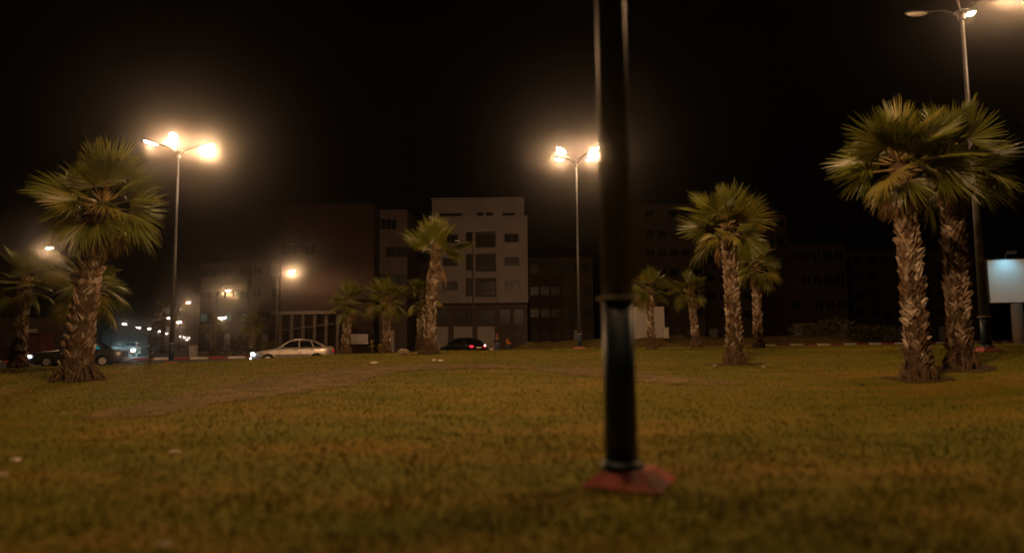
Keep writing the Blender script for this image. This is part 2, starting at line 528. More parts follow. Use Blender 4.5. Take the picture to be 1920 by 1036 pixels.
# ------------------------------------------------------------------ lamp light
def bulb(name, parent, loc, watts, col=LAMP, size=.10):
    L = bpy.data.lights.new(name, 'POINT')
    L.energy = watts; L.color = col; L.shadow_soft_size = size
    # wide throw of a street luminaire: strongest 60 to 80 degrees off straight down, little above
    L.use_nodes = True
    t = L.node_tree; e = t.nodes['Emission']
    tc = t.nodes.new('ShaderNodeTexCoord'); sp = t.nodes.new('ShaderNodeSeparateXYZ')
    mr = t.nodes.new('ShaderNodeMapRange'); mr.inputs['From Min'].default_value = -1; mr.inputs['From Max'].default_value = .5
    cr = t.nodes.new('ShaderNodeValToRGB')
    el = cr.color_ramp.elements
    el[0].position = 0; el[0].color = (.32,) * 3 + (1,)
    el[1].position = 1; el[1].color = (.06,) * 3 + (1,)
    for p_, v_ in ((.2, .34), (.36, .7), (.46, 1.0), (.60, .95), (.68, .55), (.80, .14)):
        q = el.new(p_); q.color = (v_, v_, v_, 1)
    ml = t.nodes.new('ShaderNodeMath'); ml.operation = 'MULTIPLY'; ml.inputs[1].default_value = 3.2
    t.links.new(tc.outputs['Normal'], sp.inputs[0]); t.links.new(sp.outputs['Z'], mr.inputs['Value'])
    t.links.new(mr.outputs[0], cr.inputs['Fac']); t.links.new(cr.outputs['Color'], ml.inputs[0])
    # and it throws outwards, along its arm, more than back to the pole
    fx = t.nodes.new('ShaderNodeMapRange'); fx.interpolation_type = 'SMOOTHSTEP'
    for k_, v_ in (('From Min', -.7), ('From Max', .7), ('To Min', .22), ('To Max', 1.7)): fx.inputs[k_].default_value = v_
    m2 = t.nodes.new('ShaderNodeMath'); m2.operation = 'MULTIPLY'
    t.links.new(sp.outputs['X'], fx.inputs['Value']); t.links.new(ml.outputs[0], m2.inputs[0]); t.links.new(fx.outputs[0], m2.inputs[1])
    t.links.new(m2.outputs[0], e.inputs['Strength'])
    o = bpy.data.objects.new(name, L)
    sc.collection.objects.link(o); o.parent = parent; o.location = loc
    return o
def head_meshes():
    hs = MB()
    secs = [(-.28, .05, .02), (-.2, .10, .05), (0, .15, .08), (.25, .17, .09), (.42, .13, .07), (.5, .05, .03)]
    rings = []
    for x, wy, hz in secs:
        ring = []
        for k in range(9):
            an = PI * k / 8
            ring.append(len(hs.v)); hs.v.append((x, wy * math.cos(an), hz * math.sin(an)))
        rings.append(ring)
    for a, b in zip(rings, rings[1:]):
        for k in range(8): hs.face((a[k], b[k], b[k + 1], a[k + 1]))
        hs.face((a[8], b[8], b[0], a[0]))
    hs.face(rings[0]); hs.face(rings[-1][::-1])
    ls = MB()
    rings = []
    for t, s_ in ((0, 1), (.45, .9), (.85, .55)):
        ring = []
        for k in range(14):
            an = 2 * PI * k / 14
            ring.append(len(ls.v)); ls.v.append((.14 + .31 * s_ * math.cos(an), .14 * s_ * math.sin(an), -.002 - .09 * t))
        rings.append(ring)
    for a, b in zip(rings, rings[1:]):
        for k in range(14): ls.face((a[(k + 1) % 14], a[k], b[k], b[(k + 1) % 14]))
    ls.face(rings[-1][::-1])
    return hs, ls
HS, LS = head_meshes()
HEAD = HS.mesh('lamp_head', M['housing'], True)
LENS = {k: LS.mesh('lens', M[k], True) for k in ('lens', 'lens_w', 'lens_off')}

def mast(label, px, y, H, lamps, az0, blue_h, base_rot, rb=.13, arm=1.25, base_off=0.0):
    """lamps: four (watts, lens) in order; az0 azimuth of the first arm"""
    g = spot(px, y)
    t = thing('lamp_mast', label, 'lamp mast', g, 0, 'four armed lamp masts on the roundabout')
    m = MB(); m.frustum(.36, .36, .20, .20, 0, .13); m.box(-.36, .36, -.36, .36, -.25, -.001)
    o = m.build('foundation', M['redc'], t); o.rotation_euler.z = base_rot; o.location = (base_off, 0, 0)
    m = MB(); m.lathe([(rb * 1.35, .132), (rb * 1.35, .155), (rb * 1.02, .205)], 20); m.build('base_flange', M['blue'], t, True)
    for k_ in range(4):
        m = MB(); m.lathe([(.018, .15), (.018, .185), (.010, .19)], 6, Matrix.Translation((rb * 1.24 * math.cos(k_ * PI / 2 + .6), rb * 1.24 * math.sin(k_ * PI / 2 + .6), 0)))
        m.build('bolt', M['housing'], t)
    m = MB(); hw_ = .055
    m.grid(lambda u, v: (rb * 1.012 * math.cos(-2.3 + .8 * u), rb * 1.012 * math.sin(-2.3 + .8 * u), .5 + .34 * v), 6, 2)
    m.build('access_door', M['blue'], t)
    m = MB(); m.lathe([(rb, .205), (rb * .97, blue_h)], 24); m.build('lower_pole', M['blue'], t, True)
    m = MB(); m.lathe([(rb * 1.0, blue_h - .014), (rb * 1.3, blue_h - .012), (rb * 1.3, blue_h + .010), (rb * .9, blue_h + .02)], 24)
    smooth_by_angle(m.build('band', M['concrete'], t))
    m = MB(); m.lathe([(rb * .97, blue_h + .02), (rb * (.95 if y < 10 else .62), H * .5), (rb * .36, H - .25)], 20); m.build('upper_pole', M['galv'], t, True)
    m = MB(); m.lathe([(rb * .5, H - .3), (rb * .8, H - .26), (rb * .85, H - .1), (rb * 1.5, H), (rb * 1.5, H + .03), (.02, H + .06)], 16)
    smooth_by_angle(m.build('collar', M['galv'], t))
    for k, (wt, ln) in enumerate(lamps):
        az = az0 + k * PI / 2
        c, s_ = math.cos(az), math.sin(az)
        m = MB()
        pts = [(c * r, s_ * r, z) for r, z in ((.08, H - .12), (.22, H + .05), (.45, H + .22), (.75, H + .33), (arm - .22, H + .38))]
        m.tube(pts, [.035, .033, .03, .028, .025], 8)
        m.build('arm', M['arm'], t, True)
        h = link('lamp_head', HEAD, t, (c * (arm - .1), s_ * (arm - .1), H + .39))
        h.rotation_euler = (0, R(-16), az); h.scale = (1.1, 1.2, 1.1)
        link('lens', LENS[ln], h)
        if wt: bulb('bulb', h, (.14, 0, -.22), wt)
    return t

mast('tall blue based lamp mast nearest the camera, standing on a red concrete foot', 1160, 6.4, 10.8,
     [(MAST_W * 2.3, 'lens'), (MAST_W * 2.3, 'lens'), (MAST_W * .75, 'lens'), (0, 'lens_off')], R(45), 1.68, R(-24), .15, base_off=.07)
mast('lamp mast between the left palms and the silver car, three lamps lit', 322, 33.6, 10.55,
     [(MAST_W * 1.4, 'lens'), (0, 'lens_off'), (MAST_W * .35, 'lens_w'), (MAST_W * .9, 'lens')], R(15), 1.0, R(20), .125)
mast('lamp mast in the middle of the lawn with all four lamps lit', 1087, 38.5, 10.7,
     [(MAST_W * .5, 'lens'), (MAST_W * .4, 'lens'), (MAST_W * .85, 'lens'), (MAST_W * .95, 'lens')], R(45), .85, R(10), .11)
mast('lamp mast behind the two big palms on the right, head at the top edge', 1850, 22, 11.3,
     [(MAST_W * 1.5, 'lens'), (MAST_W * .06, 'lens_w'), (0, 'lens_off'), (0, 'lens_off')], R(-45), 1.1, R(0), .15)

# ------------------------------------------------------------------ palms
def frond_mesh(kind, seed):
    rs = random.Random(seed)
    Lp = {'up': .50, 'mid': .62, 'low': .66, 'dead': .38}[kind]
    Rb = {'up': .86, 'mid': .94, 'low': .88, 'dead': .72}[kind]
    droop = {'up': .03, 'mid': .10, 'low': .28, 'dead': .45}[kind]
    spread = {'up': 62, 'mid': 100, 'low': 96, 'dead': 52}[kind]
    nseg = {'up': 26, 'mid': 34, 'low': 32, 'dead': 22}[kind]
    cup = {'up': .45, 'mid': .22, 'low': .10, 'dead': -.55}[kind]
    m = MB()
    def bend(x): return -droop * .35 * x * x
    m.cur = 0
    pts = [(x, 0, bend(x)) for x in np.linspace(0, Lp + .12, 6)]
    m.tube(pts, [.045, .028, .022, .018, .015, .006], 5)
    m.cur = 1
    x0 = Lp; z0 = bend(Lp)
    dth = 2 * R(spread) / nseg
    for i in range(nseg):
        if rs.random() < .06: continue
        th = -R(spread) + (i + .5) * dth + rs.uniform(-.03, .03)
        u = abs(th) / R(spread)
        rr = Rb * (1.0 - .30 * u ** 2) * rs.uniform(.80, 1.08)
        tipd = rs.uniform(.0, .12) + (.35 if kind in ('low', 'dead') else .08) * rs.random()
        prev = None
        for t in (0.03, .3, .55, .78, 1.0):
            r = rr * t
            hw = r * math.tan(dth / 2) * 1.03 if t <= .55 else rr * .55 * math.tan(dth / 2) * (1 - (t - .55) / .45) ** .8 + .0015
            c, s_ = math.cos(th), math.sin(th)
            zc = z0 - droop * (r ** 1.7) - tipd * max(0, t - .5) ** 2 * 1.6 + cup * abs(r * s_) * .8 - .12 * abs(c) * r * (kind != 'up')
            cx, cyy = x0 + r * c, r * s_
            L_ = (cx - s_ * hw, cyy + c * hw, zc - hw * .55)
            C_ = (cx, cyy, zc + hw * .35)
            R_ = (cx + s_ * hw, cyy - c * hw, zc - hw * .55)
            n = len(m.v); m.v += [L_, C_, R_]
            if prev is not None:
                m.face((prev, n, n + 1, prev + 1)); m.face((prev + 1, n + 1, n + 2, prev + 2))
            prev = n
    return m
FR = {}
for kind, cnt in (('up', 3), ('mid', 4), ('low', 4), ('dead', 3)):
    for s_ in range(cnt):
        mb_ = frond_mesh(kind, 10 * cnt + s_)
        if kind == 'dead': opts = ['leafd']
        else: opts = ['leaf', 'leaf2']
        for lm in opts:
            FR[(kind, s_, lm)] = mb_.mesh('frond', [M['petiole'], M[lm]])
CNT = {'up': 3, 'mid': 4, 'low': 4, 'dead': 3}

def boot_mesh(mt, seed, split=True):
    """an old leaf base: a split, upward pointing shell with its back to the trunk (outward = +x, up = +z)"""
    rs = random.Random(seed)
    m = MB()
    wv = .085
    rows = [(-.12, .8, -.01), (-.03, 1.1, .022), (.05, .95, .045), (.12, .6, .065), (.18, .25, .085)]
    th = .022
    for sgn in (-1, 1):
        prev = None
        for z, wf, ox_ in rows:
            a = (ox_ - .05, sgn * wv * wf * 1.25, z)
            b = (ox_ + .01, sgn * (wv * wf * .45 + .018 * max(0, z) * 5), z + .01)
            c = (ox_ - th, sgn * (wv * wf * .30 + .018 * max(0, z) * 5), z)
            n = len(m.v); m.v += [a, b, c]
            if prev is not None:
                if sgn > 0:
                    m.face((prev, prev + 1, n + 1, n)); m.face((prev + 1, prev + 2, n + 2, n + 1))
                else:
                    m.face((prev + 1, prev, n, n + 1)); m.face((prev + 2, prev + 1, n + 1, n + 2))
            prev = n
        m.face((prev, prev + 1, prev + 2) if sgn > 0 else (prev + 2, prev + 1, prev))
    m.quad((-.055, -.06, -.1), (-.015, .0, -.1), (.03, 0, .06), (-.02, -.05, .08))
    m.quad((-.015, .0, -.1), (-.055, .06, -.1), (-.02, .05, .08), (.03, 0, .06))
    return m
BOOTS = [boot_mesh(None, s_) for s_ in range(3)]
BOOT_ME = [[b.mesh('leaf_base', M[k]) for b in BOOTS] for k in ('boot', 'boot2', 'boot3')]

def palm(label, px, y, h, rb, rt, scale, nf, seed, lean=(0, 0), singles=False, low=0.3, dead=4, zup=1.0, flare=1.5, upmax=82, dn=-50, group='fan palms on the roundabout lawn', loc=None):
    rs = random.Random(seed)
    g = loc if loc is not None else spot(px, y)
    t = thing('palm_tree', label, 'palm tree', g, 0, group)
    # trunk
    nz, ns_ = 34, 18
    m = MB()
    def axis(u): return Vector((lean[0] * u ** 1.5, lean[1] * u ** 1.5, h * u))
    def rad(u): return rt + (rb - rt) * (1 - u) ** 1.2 + rb * (flare - 1) * math.exp(-u * h / .35)
    rings = []
    for i in range(nz + 1):
        u = i / nz; c = axis(u) - (Vector((0, 0, .15)) if i == 0 else Vector((0, 0, 0)))
        ring = []
        for k in range(ns_):
            an = 2 * PI * k / ns_
            r = rad(u) * (1 + .12 * noise.noise((math.cos(an) * 2 + seed, math.sin(an) * 2, u * h * 3)) + .05 * noise.noise((math.cos(an) * 7, math.sin(an) * 7 + seed, u * h * 9)))
            ring.append(len(m.v)); m.v.append((c.x + r * math.cos(an), c.y + r * math.sin(an), c.z))
        rings.append(ring)
    for a, b in zip(rings, rings[1:]):
        for k in range(ns_): m.face((a[k], a[(k + 1) % ns_], b[(k + 1) % ns_], b[k]))
    m.face(rings[-1])
    m.build('trunk', M['trunk'], t, True)
    # leaf bases in a spiral
    per = max(7, int(2 * PI * rb / .13))
    step = .15
    nb = min(int(per * (h - .1) / step), 299 if singles else 400)
    js = [MB(), MB(), MB()]
    for i in range(nb):
        u = (i + .5) / nb * .97
        an = i * 2 * PI / (per + .5) + rs.uniform(-.12, .12)
        if singles and math.sin(an) > .55: pass
        c = axis(u); r = rad(u) * 1.0
        s_ = rs.uniform(.85, 1.25) * (.84 if singles else .78)
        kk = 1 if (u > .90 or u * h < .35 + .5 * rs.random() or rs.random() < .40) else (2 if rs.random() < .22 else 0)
        Mx = (Matrix.Translation(c + Vector((math.cos(an) * r, math.sin(an) * r, 0))) @ Matrix.Rotation(an, 4, 'Z')
              @ Matrix.Rotation(rs.uniform(-.10, .14), 4, 'Y') @ Matrix.Rotation(rs.choice((-1, 1)) * rs.uniform(.1, .85), 4, 'X') @ Matrix.Diagonal((s_, s_ * rs.uniform(.8, 1.2), s_ * rs.uniform(.8, 1.2), 1)))
        q = rs.randrange(3)
        if singles:
            o = link('leaf_base', BOOT_ME[kk][q], t); o.matrix_local = Mx
        else:
            J = js[kk]; n = len(J.v); b = BOOTS[q]
            J.v += [tuple(Mx @ Vector(v)) for v in b.v]
            for f in b.f: J.face([n + k for k in f])
    if not singles:
        J = MB(); 
        for kk in (0, 1, 2):
            n = len(J.v); J.v += js[kk].v; J.cur = kk
            for f in js[kk].f: J.face([n + k for k in f])
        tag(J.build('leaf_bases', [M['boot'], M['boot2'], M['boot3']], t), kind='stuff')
    # shaggy roots and fibres at the foot
    fm = MB()
    for i in range(46):
        an = rs.uniform(0, 2 * PI); r0 = rad(.06) * rs.uniform(.8, 1.05); r1 = rb * flare * rs.uniform(1.0, 1.35); z0 = rs.uniform(.15, .5)
        p0 = Vector((math.cos(an) * r0, math.sin(an) * r0, z0)); an2 = an + rs.uniform(-.3, .3)
        p1 = Vector((math.cos(an2) * r1, math.sin(an2) * r1, -.04))
        mid_ = (p0 + p1) / 2 + Vector((math.cos(an), math.sin(an), .3)) * rs.uniform(0, .07)
        fm.tube([p0, mid_, p1], [.02, .032, .012], 4, False)
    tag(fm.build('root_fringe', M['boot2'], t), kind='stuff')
    # crown
    top = axis(1.0)
    for i in range(nf):
        f = i / (nf - 1)
        el = upmax + (dn - upmax) * f ** 1.1 + rs.uniform(-17, 17)
        az = i * 2.39996 + rs.uniform(-.25, .25) + seed
        kind = 'up' if el > 48 else ('mid' if el > 5 else 'low')
        lm = 'leaf2' if rs.random() < (.15 if el > 0 else .45) else 'leaf'
        me = FR[(kind, rs.randrange(CNT[kind]), lm)]
        s_ = scale * rs.choice((.78, .9, 1.0, 1.05, 1.12, 1.2))
        o = link('frond', me, t)
        o.matrix_local = (Matrix.Translation(top + Vector((0, 0, -.30 * f * scale + .12))) @ Matrix.Rotation(az, 4, 'Z') @ Matrix.Rotation(-R(el), 4, 'Y')
                          @ Matrix.Rotation(rs.uniform(-1.0, 1.0), 4, 'X') @ Matrix.Diagonal((s_, s_ * rs.uniform(.7, 1.1), s_, 1)))
    for i in range(dead):
        az = rs.uniform(0, 2 * PI) if not isinstance(low, tuple) else low[i % len(low)] + rs.uniform(-.2, .2)
        o = link('frond', FR[('dead', rs.randrange(3), 'leafd')], t)
        o['label'] = 'withered brown frond hanging down'
        s_ = scale * rs.uniform(.7, .95)
        o.matrix_local = (Matrix.Translation(top + Vector((math.cos(az) * rt * .6, math.sin(az) * rt * .6, -.35 * scale))) @ Matrix.Rotation(az, 4, 'Z')
                          @ Matrix.Rotation(R(rs.uniform(35, 75)), 4, 'Y') @ Matrix.Rotation(rs.uniform(-.5, .5), 4, 'X') @ Matrix.Diagonal((s_, s_, s_, 1)))
    return t

palm('big palm at the left with a ragged skirted foot, in front of the dark car', 146, 19, 4.95, 00.32, 0.24, 1.18, 36, 3, (.50, 0), True, dead=7, flare=1.75, dn=-30, low=(PI, .2, -1.2, -.4, 2.6))
palm('shorter palm at the left edge of the lawn', 36, 30, 3.75, 0.24, 0.2, 1.08, 30, 11, (.1, 0), dead=3, dn=-25, flare=1.4)
palm('palm hidden behind the big left palm, drooping crown showing either side', 158, 29, 3.5, 0.24, 0.2, 1.2, 26, 23, (0.05, 0), dead=3, dn=-60, upmax=50, flare=1.3)
palm('short palm just right of the silver car', 648, 36, 2.65, 0.17, 0.14, .80, 30, 31, (.15, 0), dead=4, dn=-40, low=(PI, -2.2, -1.2, -.3))
palm('short palm second in the row beyond the silver car, with sprouts at its foot', 724, 36, 2.8, 0.17, 0.14, .84, 32, 44, (-.0, 0), dead=3, dn=-40)
palm('short palm half hidden behind the tall slim palm', 788, 38, 3.0, 0.17, 0.15, .82, 28, 52, (.1, 0), dead=2, dn=-30)
palm('tall slim palm with a sparse upright crown in front of the white building', 804, 30, 4.45, 0.23, 0.14, 1.15, 19, 6, (.32, 0), False, low=(PI, PI * .93, -.15), dead=3, dn=28, upmax=84, flare=1.8)
palm('short palm in front of the white panel, right of the near mast', 1222, 36, 3.15, 0.16, 0.13, .84, 30, 71, (-.05, 0), dead=3, dn=-35)
palm('small palm second from the near mast, leaning left', 1306, 38, 3.1, 0.19, 0.13, .80, 24, 82, (-.30, 0), low=(0.0, .3, -.4), dead=3, dn=-35)
palm('full crowned tall palm in the right hand group, with stones at its foot', 1378, 22, 4.45, 0.2, 0.16, 0.96, 36, 95, (-.10, 0), False, dead=3, dn=-30, flare=1.6)
palm('palm behind and right of the full crowned palm', 1422, 35, 4.1, 0.17, 0.15, .95, 28, 104, (.05, 0), low=(PI, PI, -.1), dead=3, dn=-35, upmax=70)
palm('biggest palm of the right pair, front one with a pale hanging frond', 1720, 16, 5.1, 0.21, 0.19, 1.0, 44, 117, (-.1, 0), True, low=(-2.3, -2.0, -1.2, -.5, 3.0, -2.6), dead=6, dn=-26, flare=1.6)
palm('darker palm of the right pair, standing behind the biggest one', 1800, 17.3, 5.3, 0.22, 0.2, 1.06, 42, 126, (.1, 0), True, dead=5, dn=-30, flare=1.45)
palm('dim reddish palm across the road left of the silver car', 472, 66, 3.1, .27, .22, 1.0, 22, 131, group='dim palms across the road', dead=2)
palm('dim palm across the road under the distant lamp row', 400, 84, 3.2, .27, .22, 1.1, 20, 139, group='dim palms across the road', dead=1)
palm('dim palm beside the foot of the avenue, lit from behind', 305, 95, 5.5, .27, .22, 1.5, 22, 143, group='dim palms across the road', dead=1)

# bare soil round the feet of the nearest palms
for o in [o for o in sc.objects if o.name.startswith('palm_tree') and o.get('label', '').startswith(('big palm at', 'full crowned', 'biggest', 'darker palm', 'tall slim'))]:
    m = MB(); cx, cyy = o.location.x, o.location.y
    pts = [(cx, cyy)]; nr_, ns_ = 4, 28
    for i in range(1, nr_ + 1):
        for k in range(ns_):
            a = 2 * PI * k / ns_
            r = .78 * i / nr_ * (1 + .45 * noise.noise((math.cos(a) * 1.5 + cx, math.sin(a) * 1.5, i * .1)) + .12 * noise.noise((math.cos(a) * 6, math.sin(a) * 6 + cx, 1)))
            pts.append((cx + r * math.cos(a), cyy + r * math.sin(a)))
    z_ = lawn_height(pts)
    m.v = [(p[0], p[1], float(q) + .016) for p, q in zip(pts, z_)]
    for k in range(ns_): m.face((0, 1 + k, 1 + (k + 1) % ns_))
    for i in range(nr_ - 1):
        for k in range(ns_):
            a = 1 + i * ns_ + k; b = 1 + i * ns_ + (k + 1) % ns_
            m.face((a, a + ns_, b + ns_, b))
    tag(m.build('bare_soil', M['soil'], smooth=True), kind='structure')

# ------------------------------------------------------------------ cobra street lamps
def hor(px): return 640 - .010 * (px - 960)
POLE_CACHE = {}
def street_lamp(label, px, py, watts, d=None, lens='lens', side=1, lampz=8.6, ls=1.0):
    off = hor(px) - py
    if px == 414: d = 112
    if d is None: d = min((lampz - 1.1) * F / off, 620)
    p = at(px, py, d)
    x, y = p.x, p.y
    g = base_z(x, y)
    Hh = p.z - g
    ax = -side * 1.6
    t = thing('street_lamp', label, 'street lamp', (x + ax, y, g), 0, 'single armed street lamps along the avenue')
    m = MB(); m.lathe([(.14, -.1), (.14, .02), (.095, .05), (.055, Hh - .9)], 10); m.build('pole', M['cobra'], t, True)
    m = MB(); m.tube([(0, 0, Hh - .95), (-ax * .06, 0, Hh - .45), (-ax * .3, 0, Hh - .05), (-ax * .72, 0, Hh + .04)], [.055, .05, .04, .03], 8)
    m.build('arm', M['cobra'], t, True)
    h = link('lamp_head', HEAD, t, (-ax * .85, 0, Hh + .05))
    h.rotation_euler = (0, R(-4), 0 if side > 0 else PI)
    h.scale = (ls, ls, ls)
    link('lens', LENS[lens], h)
    if watts: bulb('bulb', h, (.14, 0, -.22), watts)
    return t
rows = [
    (549, 509, 2.1, 1, 'nearest lamp of the avenue, bright halo left of the short palms'),
    (429, 545, 1.9, 1, 'second lamp of the avenue, right of the left mast'),
    (355, 567, .6, 1, 'third lamp of the avenue, just right of the left mast pole'),
    (414, 596, .3, 1, 'small lone lamp below the second avenue lamp'),
    (317, 596, .6, 1, 'distant lamp left of the mast pole, highest of the far cluster'),
    (335, 604, .3, 1, 'distant lamp right of the mast pole, above the far tail'),
    (95, 466, .9, 1, 'near lamp at the left edge above the shorter palm'),
    (186, 523, .4, -1, 'lamp peeping out behind the big left palm trunk'),
    (234, 607, .3, -1, 'leftmost lamp of the small descending row over the dark car'),
    (260, 614, .2, -1, 'second lamp of the small descending row'),
    (281, 616, .2, -1, 'third lamp of the small descending row'),
    (299, 621, .15, -1, 'fourth lamp of the small descending row'),
    (312, 625, .15, -1, 'fifth lamp of the small descending row, next to the mast'),
    (337, 630, .12, 1, 'faint far lamp right of the mast, first of the tail'),
    (345, 632, .1, 1, 'faint far lamp second of the tail'),
    (354, 633.5, .1, 1, 'faint far lamp third of the tail'),
    (350, 637, .0, 1, 'farthest and lowest lamp of the avenue'),
]
for px, py, wf, side, lab in rows:
    off = hor(px) - py
    far = off < 60
    street_lamp(lab, px, py, STREET_W * wf * (2.0 if far else 1), lens='lens' if wf > 1 else 'lens_w', side=side, ls=1.0 if not far else min(2.4, 11 / (.62 * F / min(7.5 * F / off, 620))))
street_lamp('unlit street lamp with bent arm in front of the white building', 856, 452, 0, d=66, lens='lens_off', side=-1)

# ------------------------------------------------------------------ buildings
def facade(mb, x0, x1, z0, z1, holes, th=.3, y=0.0):
    xs = sorted({x0, x1, *[h[0] for h in holes], *[h[1] for h in holes]})
    zs = sorted({z0, z1, *[h[2] for h in holes], *[h[3] for h in holes]})
    def solid(i, j):
        if i < 0 or j < 0 or i >= len(xs) - 1 or j >= len(zs) - 1: return None
        cx, cz = (xs[i] + xs[i + 1]) / 2, (zs[j] + zs[j + 1]) / 2
        return not any(h[0] < cx < h[1] and h[2] < cz < h[3] for h in holes)
    for i in range(len(xs) - 1):
        for j in range(len(zs) - 1):
            a, b, c, d = xs[i], xs[i + 1], zs[j], zs[j + 1]
            if solid(i, j): mb.quad((a, y, c), (b, y, c), (b, y, d), (a, y, d))
            else:
                if solid(i - 1, j): mb.quad((a, y, c), (a, y + th, c), (a, y + th, d), (a, y, d))
                if solid(i + 1, j): mb.quad((b, y + th, c), (b, y, c), (b, y, d), (b, y + th, d))
                if solid(i, j - 1): mb.quad((a, y, c), (b, y, c), (b, y + th, c), (a, y + th, c))
                if solid(i, j + 1): mb.quad((a, y + th, d), (b, y + th, d), (b, y, d), (a, y, d))
def shell(mb, x0, x1, z0, z1, y0, y1):
    """sides, back, top and bottom of a block whose front is a facade"""
    mb.quad((x0, y1, z0), (x0, y0, z0), (x0, y0, z1), (x0, y1, z1))
    mb.quad((x1, y0, z0), (x1, y1, z0), (x1, y1, z1), (x1, y0, z1))
    mb.quad((x1, y1, z0), (x0, y1, z0), (x0, y1, z1), (x1, y1, z1))
    mb.quad((x0, y0, z1), (x1, y0, z1), (x1, y1, z1), (x0, y1, z1))
    mb.quad((x0, y1, z0), (x1, y1, z0), (x1, y0, z0), (x0, y0, z0))
def window(parent, x0, x1, z0, z1, y=.0, th=.3, glass='glass', bars=1, name='window', depth=.18):
    m = MB(); f = .07
    ya, yb = y + depth, y + depth + .06
    m.box(x0, x1, ya, yb, z0, z0 + f); m.box(x0, x1, ya, yb, z1 - f, z1)
    m.box(x0, x0 + f, ya, yb, z0 + f, z1 - f); m.box(x1 - f, x1, ya, yb, z0 + f, z1 - f)
    for k in range(1, bars + 1):
        xc = x0 + (x1 - x0) * k / (bars + 1)
        m.box(xc - f / 2, xc + f / 2, ya + .004, yb - .004, z0 + f, z1 - f)
    w_ = m.build(name, M['frame'], parent)
    g = MB(); g.box(x0 + f, x1 - f, ya + .022, ya + .034, z0 + f, z1 - f)
    g.build('pane', M[glass], w_)
    return w_

def white_building():
    d = 85.0
    g0 = base_z(-4, 85)
    t = thing('apartment_building', 'white cube shaped apartment block with three storeys of loggias over dark shops', 'apartment building', (0, d, g0))
    k = d / F
    X = lambda px: (px - 960) * k
    Z = lambda py: 1.3 + (640.5 - py) * k - g0
    x0, x1 = X(806), X(990)
    holes = []
    wins = []
    for (a, b) in ((433, 463), (475, 509), (521, 557)):
        holes += [(X(873), X(886), Z(b - 2), Z(a)), (X(891), X(930), Z(b), Z(a))]
    for (a, b) in ((437, 454), (482, 498), (527, 544)):
        holes += [(X(946), X(974), Z(b), Z(a)), (X(829), X(858), Z(b), Z(a))]
    up = MB(); facade(up, x0, x1, Z(568), Z(407), holes, .45)
    shell(up, x0, x1, Z(568), Z(407), 0, 14)
    up.build('upper_wall', M['white_wall'], t)
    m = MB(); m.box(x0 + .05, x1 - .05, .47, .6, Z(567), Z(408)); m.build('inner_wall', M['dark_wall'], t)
    m = MB(); m.box(x0 - .12, x1 + .12, -.12, 14.1, Z(407) + .01, Z(407) + .28); m.build('cornice', M['white_wall'], t)
    for (a, b) in ((433, 463), (475, 509), (521, 557)):
        window(t, X(873), X(886), Z(b - 2), Z(a), depth=.3, bars=0)
        # deep loggia: floor slab edge, balcony rail and door behind
        window(t, X(891) + .1, X(930) - .1, Z(b) + .02, Z(a) - .35, depth=.38, bars=3, name='loggia_door')
        m = MB(); m.box(X(891), X(930), .04, .12, Z(a) - .32, Z(a) - .14); m.box(X(891), X(930), .04, .12, Z(b) + .25, Z(b) + .32)
        for q in range(13):
            xx = X(891) + .08 + q * (X(930) - X(891) - .16) / 12
            m.box(xx - .015, xx + .015, .06, .1, Z(b), Z(b) + .25)
        m.box(X(891), X(930), .05, .11, Z(b) + .9, Z(b) + .97)
        m.build('loggia_rail', M['brown_wall'], t)
    for (a, b) in ((437, 454), (482, 498), (527, 544)):
        window(t, X(946), X(974), Z(b), Z(a), depth=.25, bars=1)
        window(t, X(829), X(858), Z(b), Z(a), depth=.25, bars=1)
    # set back top storey
    ph = MB(); hs = [(X(819), X(866), Z(402.5), Z(393)), (X(893), X(906), Z(402.5), Z(392)), (X(911), X(925), Z(402.5), Z(392)), (X(942), X(968), Z(402.5), Z(393))]
    facade(ph, X(807), X(985), Z(407) + .29, Z(367), hs, .35, 1.2)
    shell(ph, X(807), X(985), Z(407) + .29, Z(367), 1.2, 13)
    ph.build('penthouse_wall', M['white_wall'], t)
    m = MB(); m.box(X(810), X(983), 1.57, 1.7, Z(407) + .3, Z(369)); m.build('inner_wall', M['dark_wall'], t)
    for h in hs: window(t, *h, y=1.2, depth=.2)
    m = MB(); m.box(X(805), X(987), 1.0, 13.2, Z(367) + .01, Z(367) + .22); m.build('roof_coping', M['white_wall'], t)
    # recessed shops below
    lo = MB(); hs = []
    cols = [(808, 838), (848, 887), (893, 926), (935, 956), (962, 982)]
    for a, b in cols: hs.append((X(a), X(b), Z(607), Z(579)))
    shut = cols[:3]
    for a, b in shut: hs.append((X(a), X(b), Z(652), Z(611)))
    hs.append((X(961), X(980), Z(640), Z(618)))
    facade(lo, x0, x1 - .1, -.5, Z(568) - .01, hs, .4, 1.3)
    shell(lo, x0, x1 - .1, -.5, Z(568) - .01, 1.3, 13.8)
    lo.build('lower_wall', M['brown_wall'], t)
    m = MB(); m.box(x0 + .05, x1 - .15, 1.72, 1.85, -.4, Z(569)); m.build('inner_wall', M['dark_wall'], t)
    for a, b in cols: window(t, X(a), X(b), Z(607), Z(579), y=1.3, depth=.25, bars=2, name='mezzanine_window')
    window(t, X(961), X(980), Z(640), Z(618), y=1.3, depth=.25, bars=1, name='shop_window')
    for a, b in shut:
        m = MB(); n_ = 22; z0_, z1_ = Z(652), Z(611)
        for q in range(n_):
            za = z0_ + (z1_ - z0_) * q / n_; zb = z0_ + (z1_ - z0_) * (q + 1) / n_
            m.quad((X(a), 1.46, za), (X(b), 1.46, za), (X(b), 1.43, zb - .01), (X(a), 1.43, zb - .01))
            m.quad((X(a), 1.43, zb - .01), (X(b), 1.43, zb - .01), (X(b), 1.46, zb), (X(a), 1.46, zb))
        m.build('roller_shutter', M['shutter'], t)
white_building()

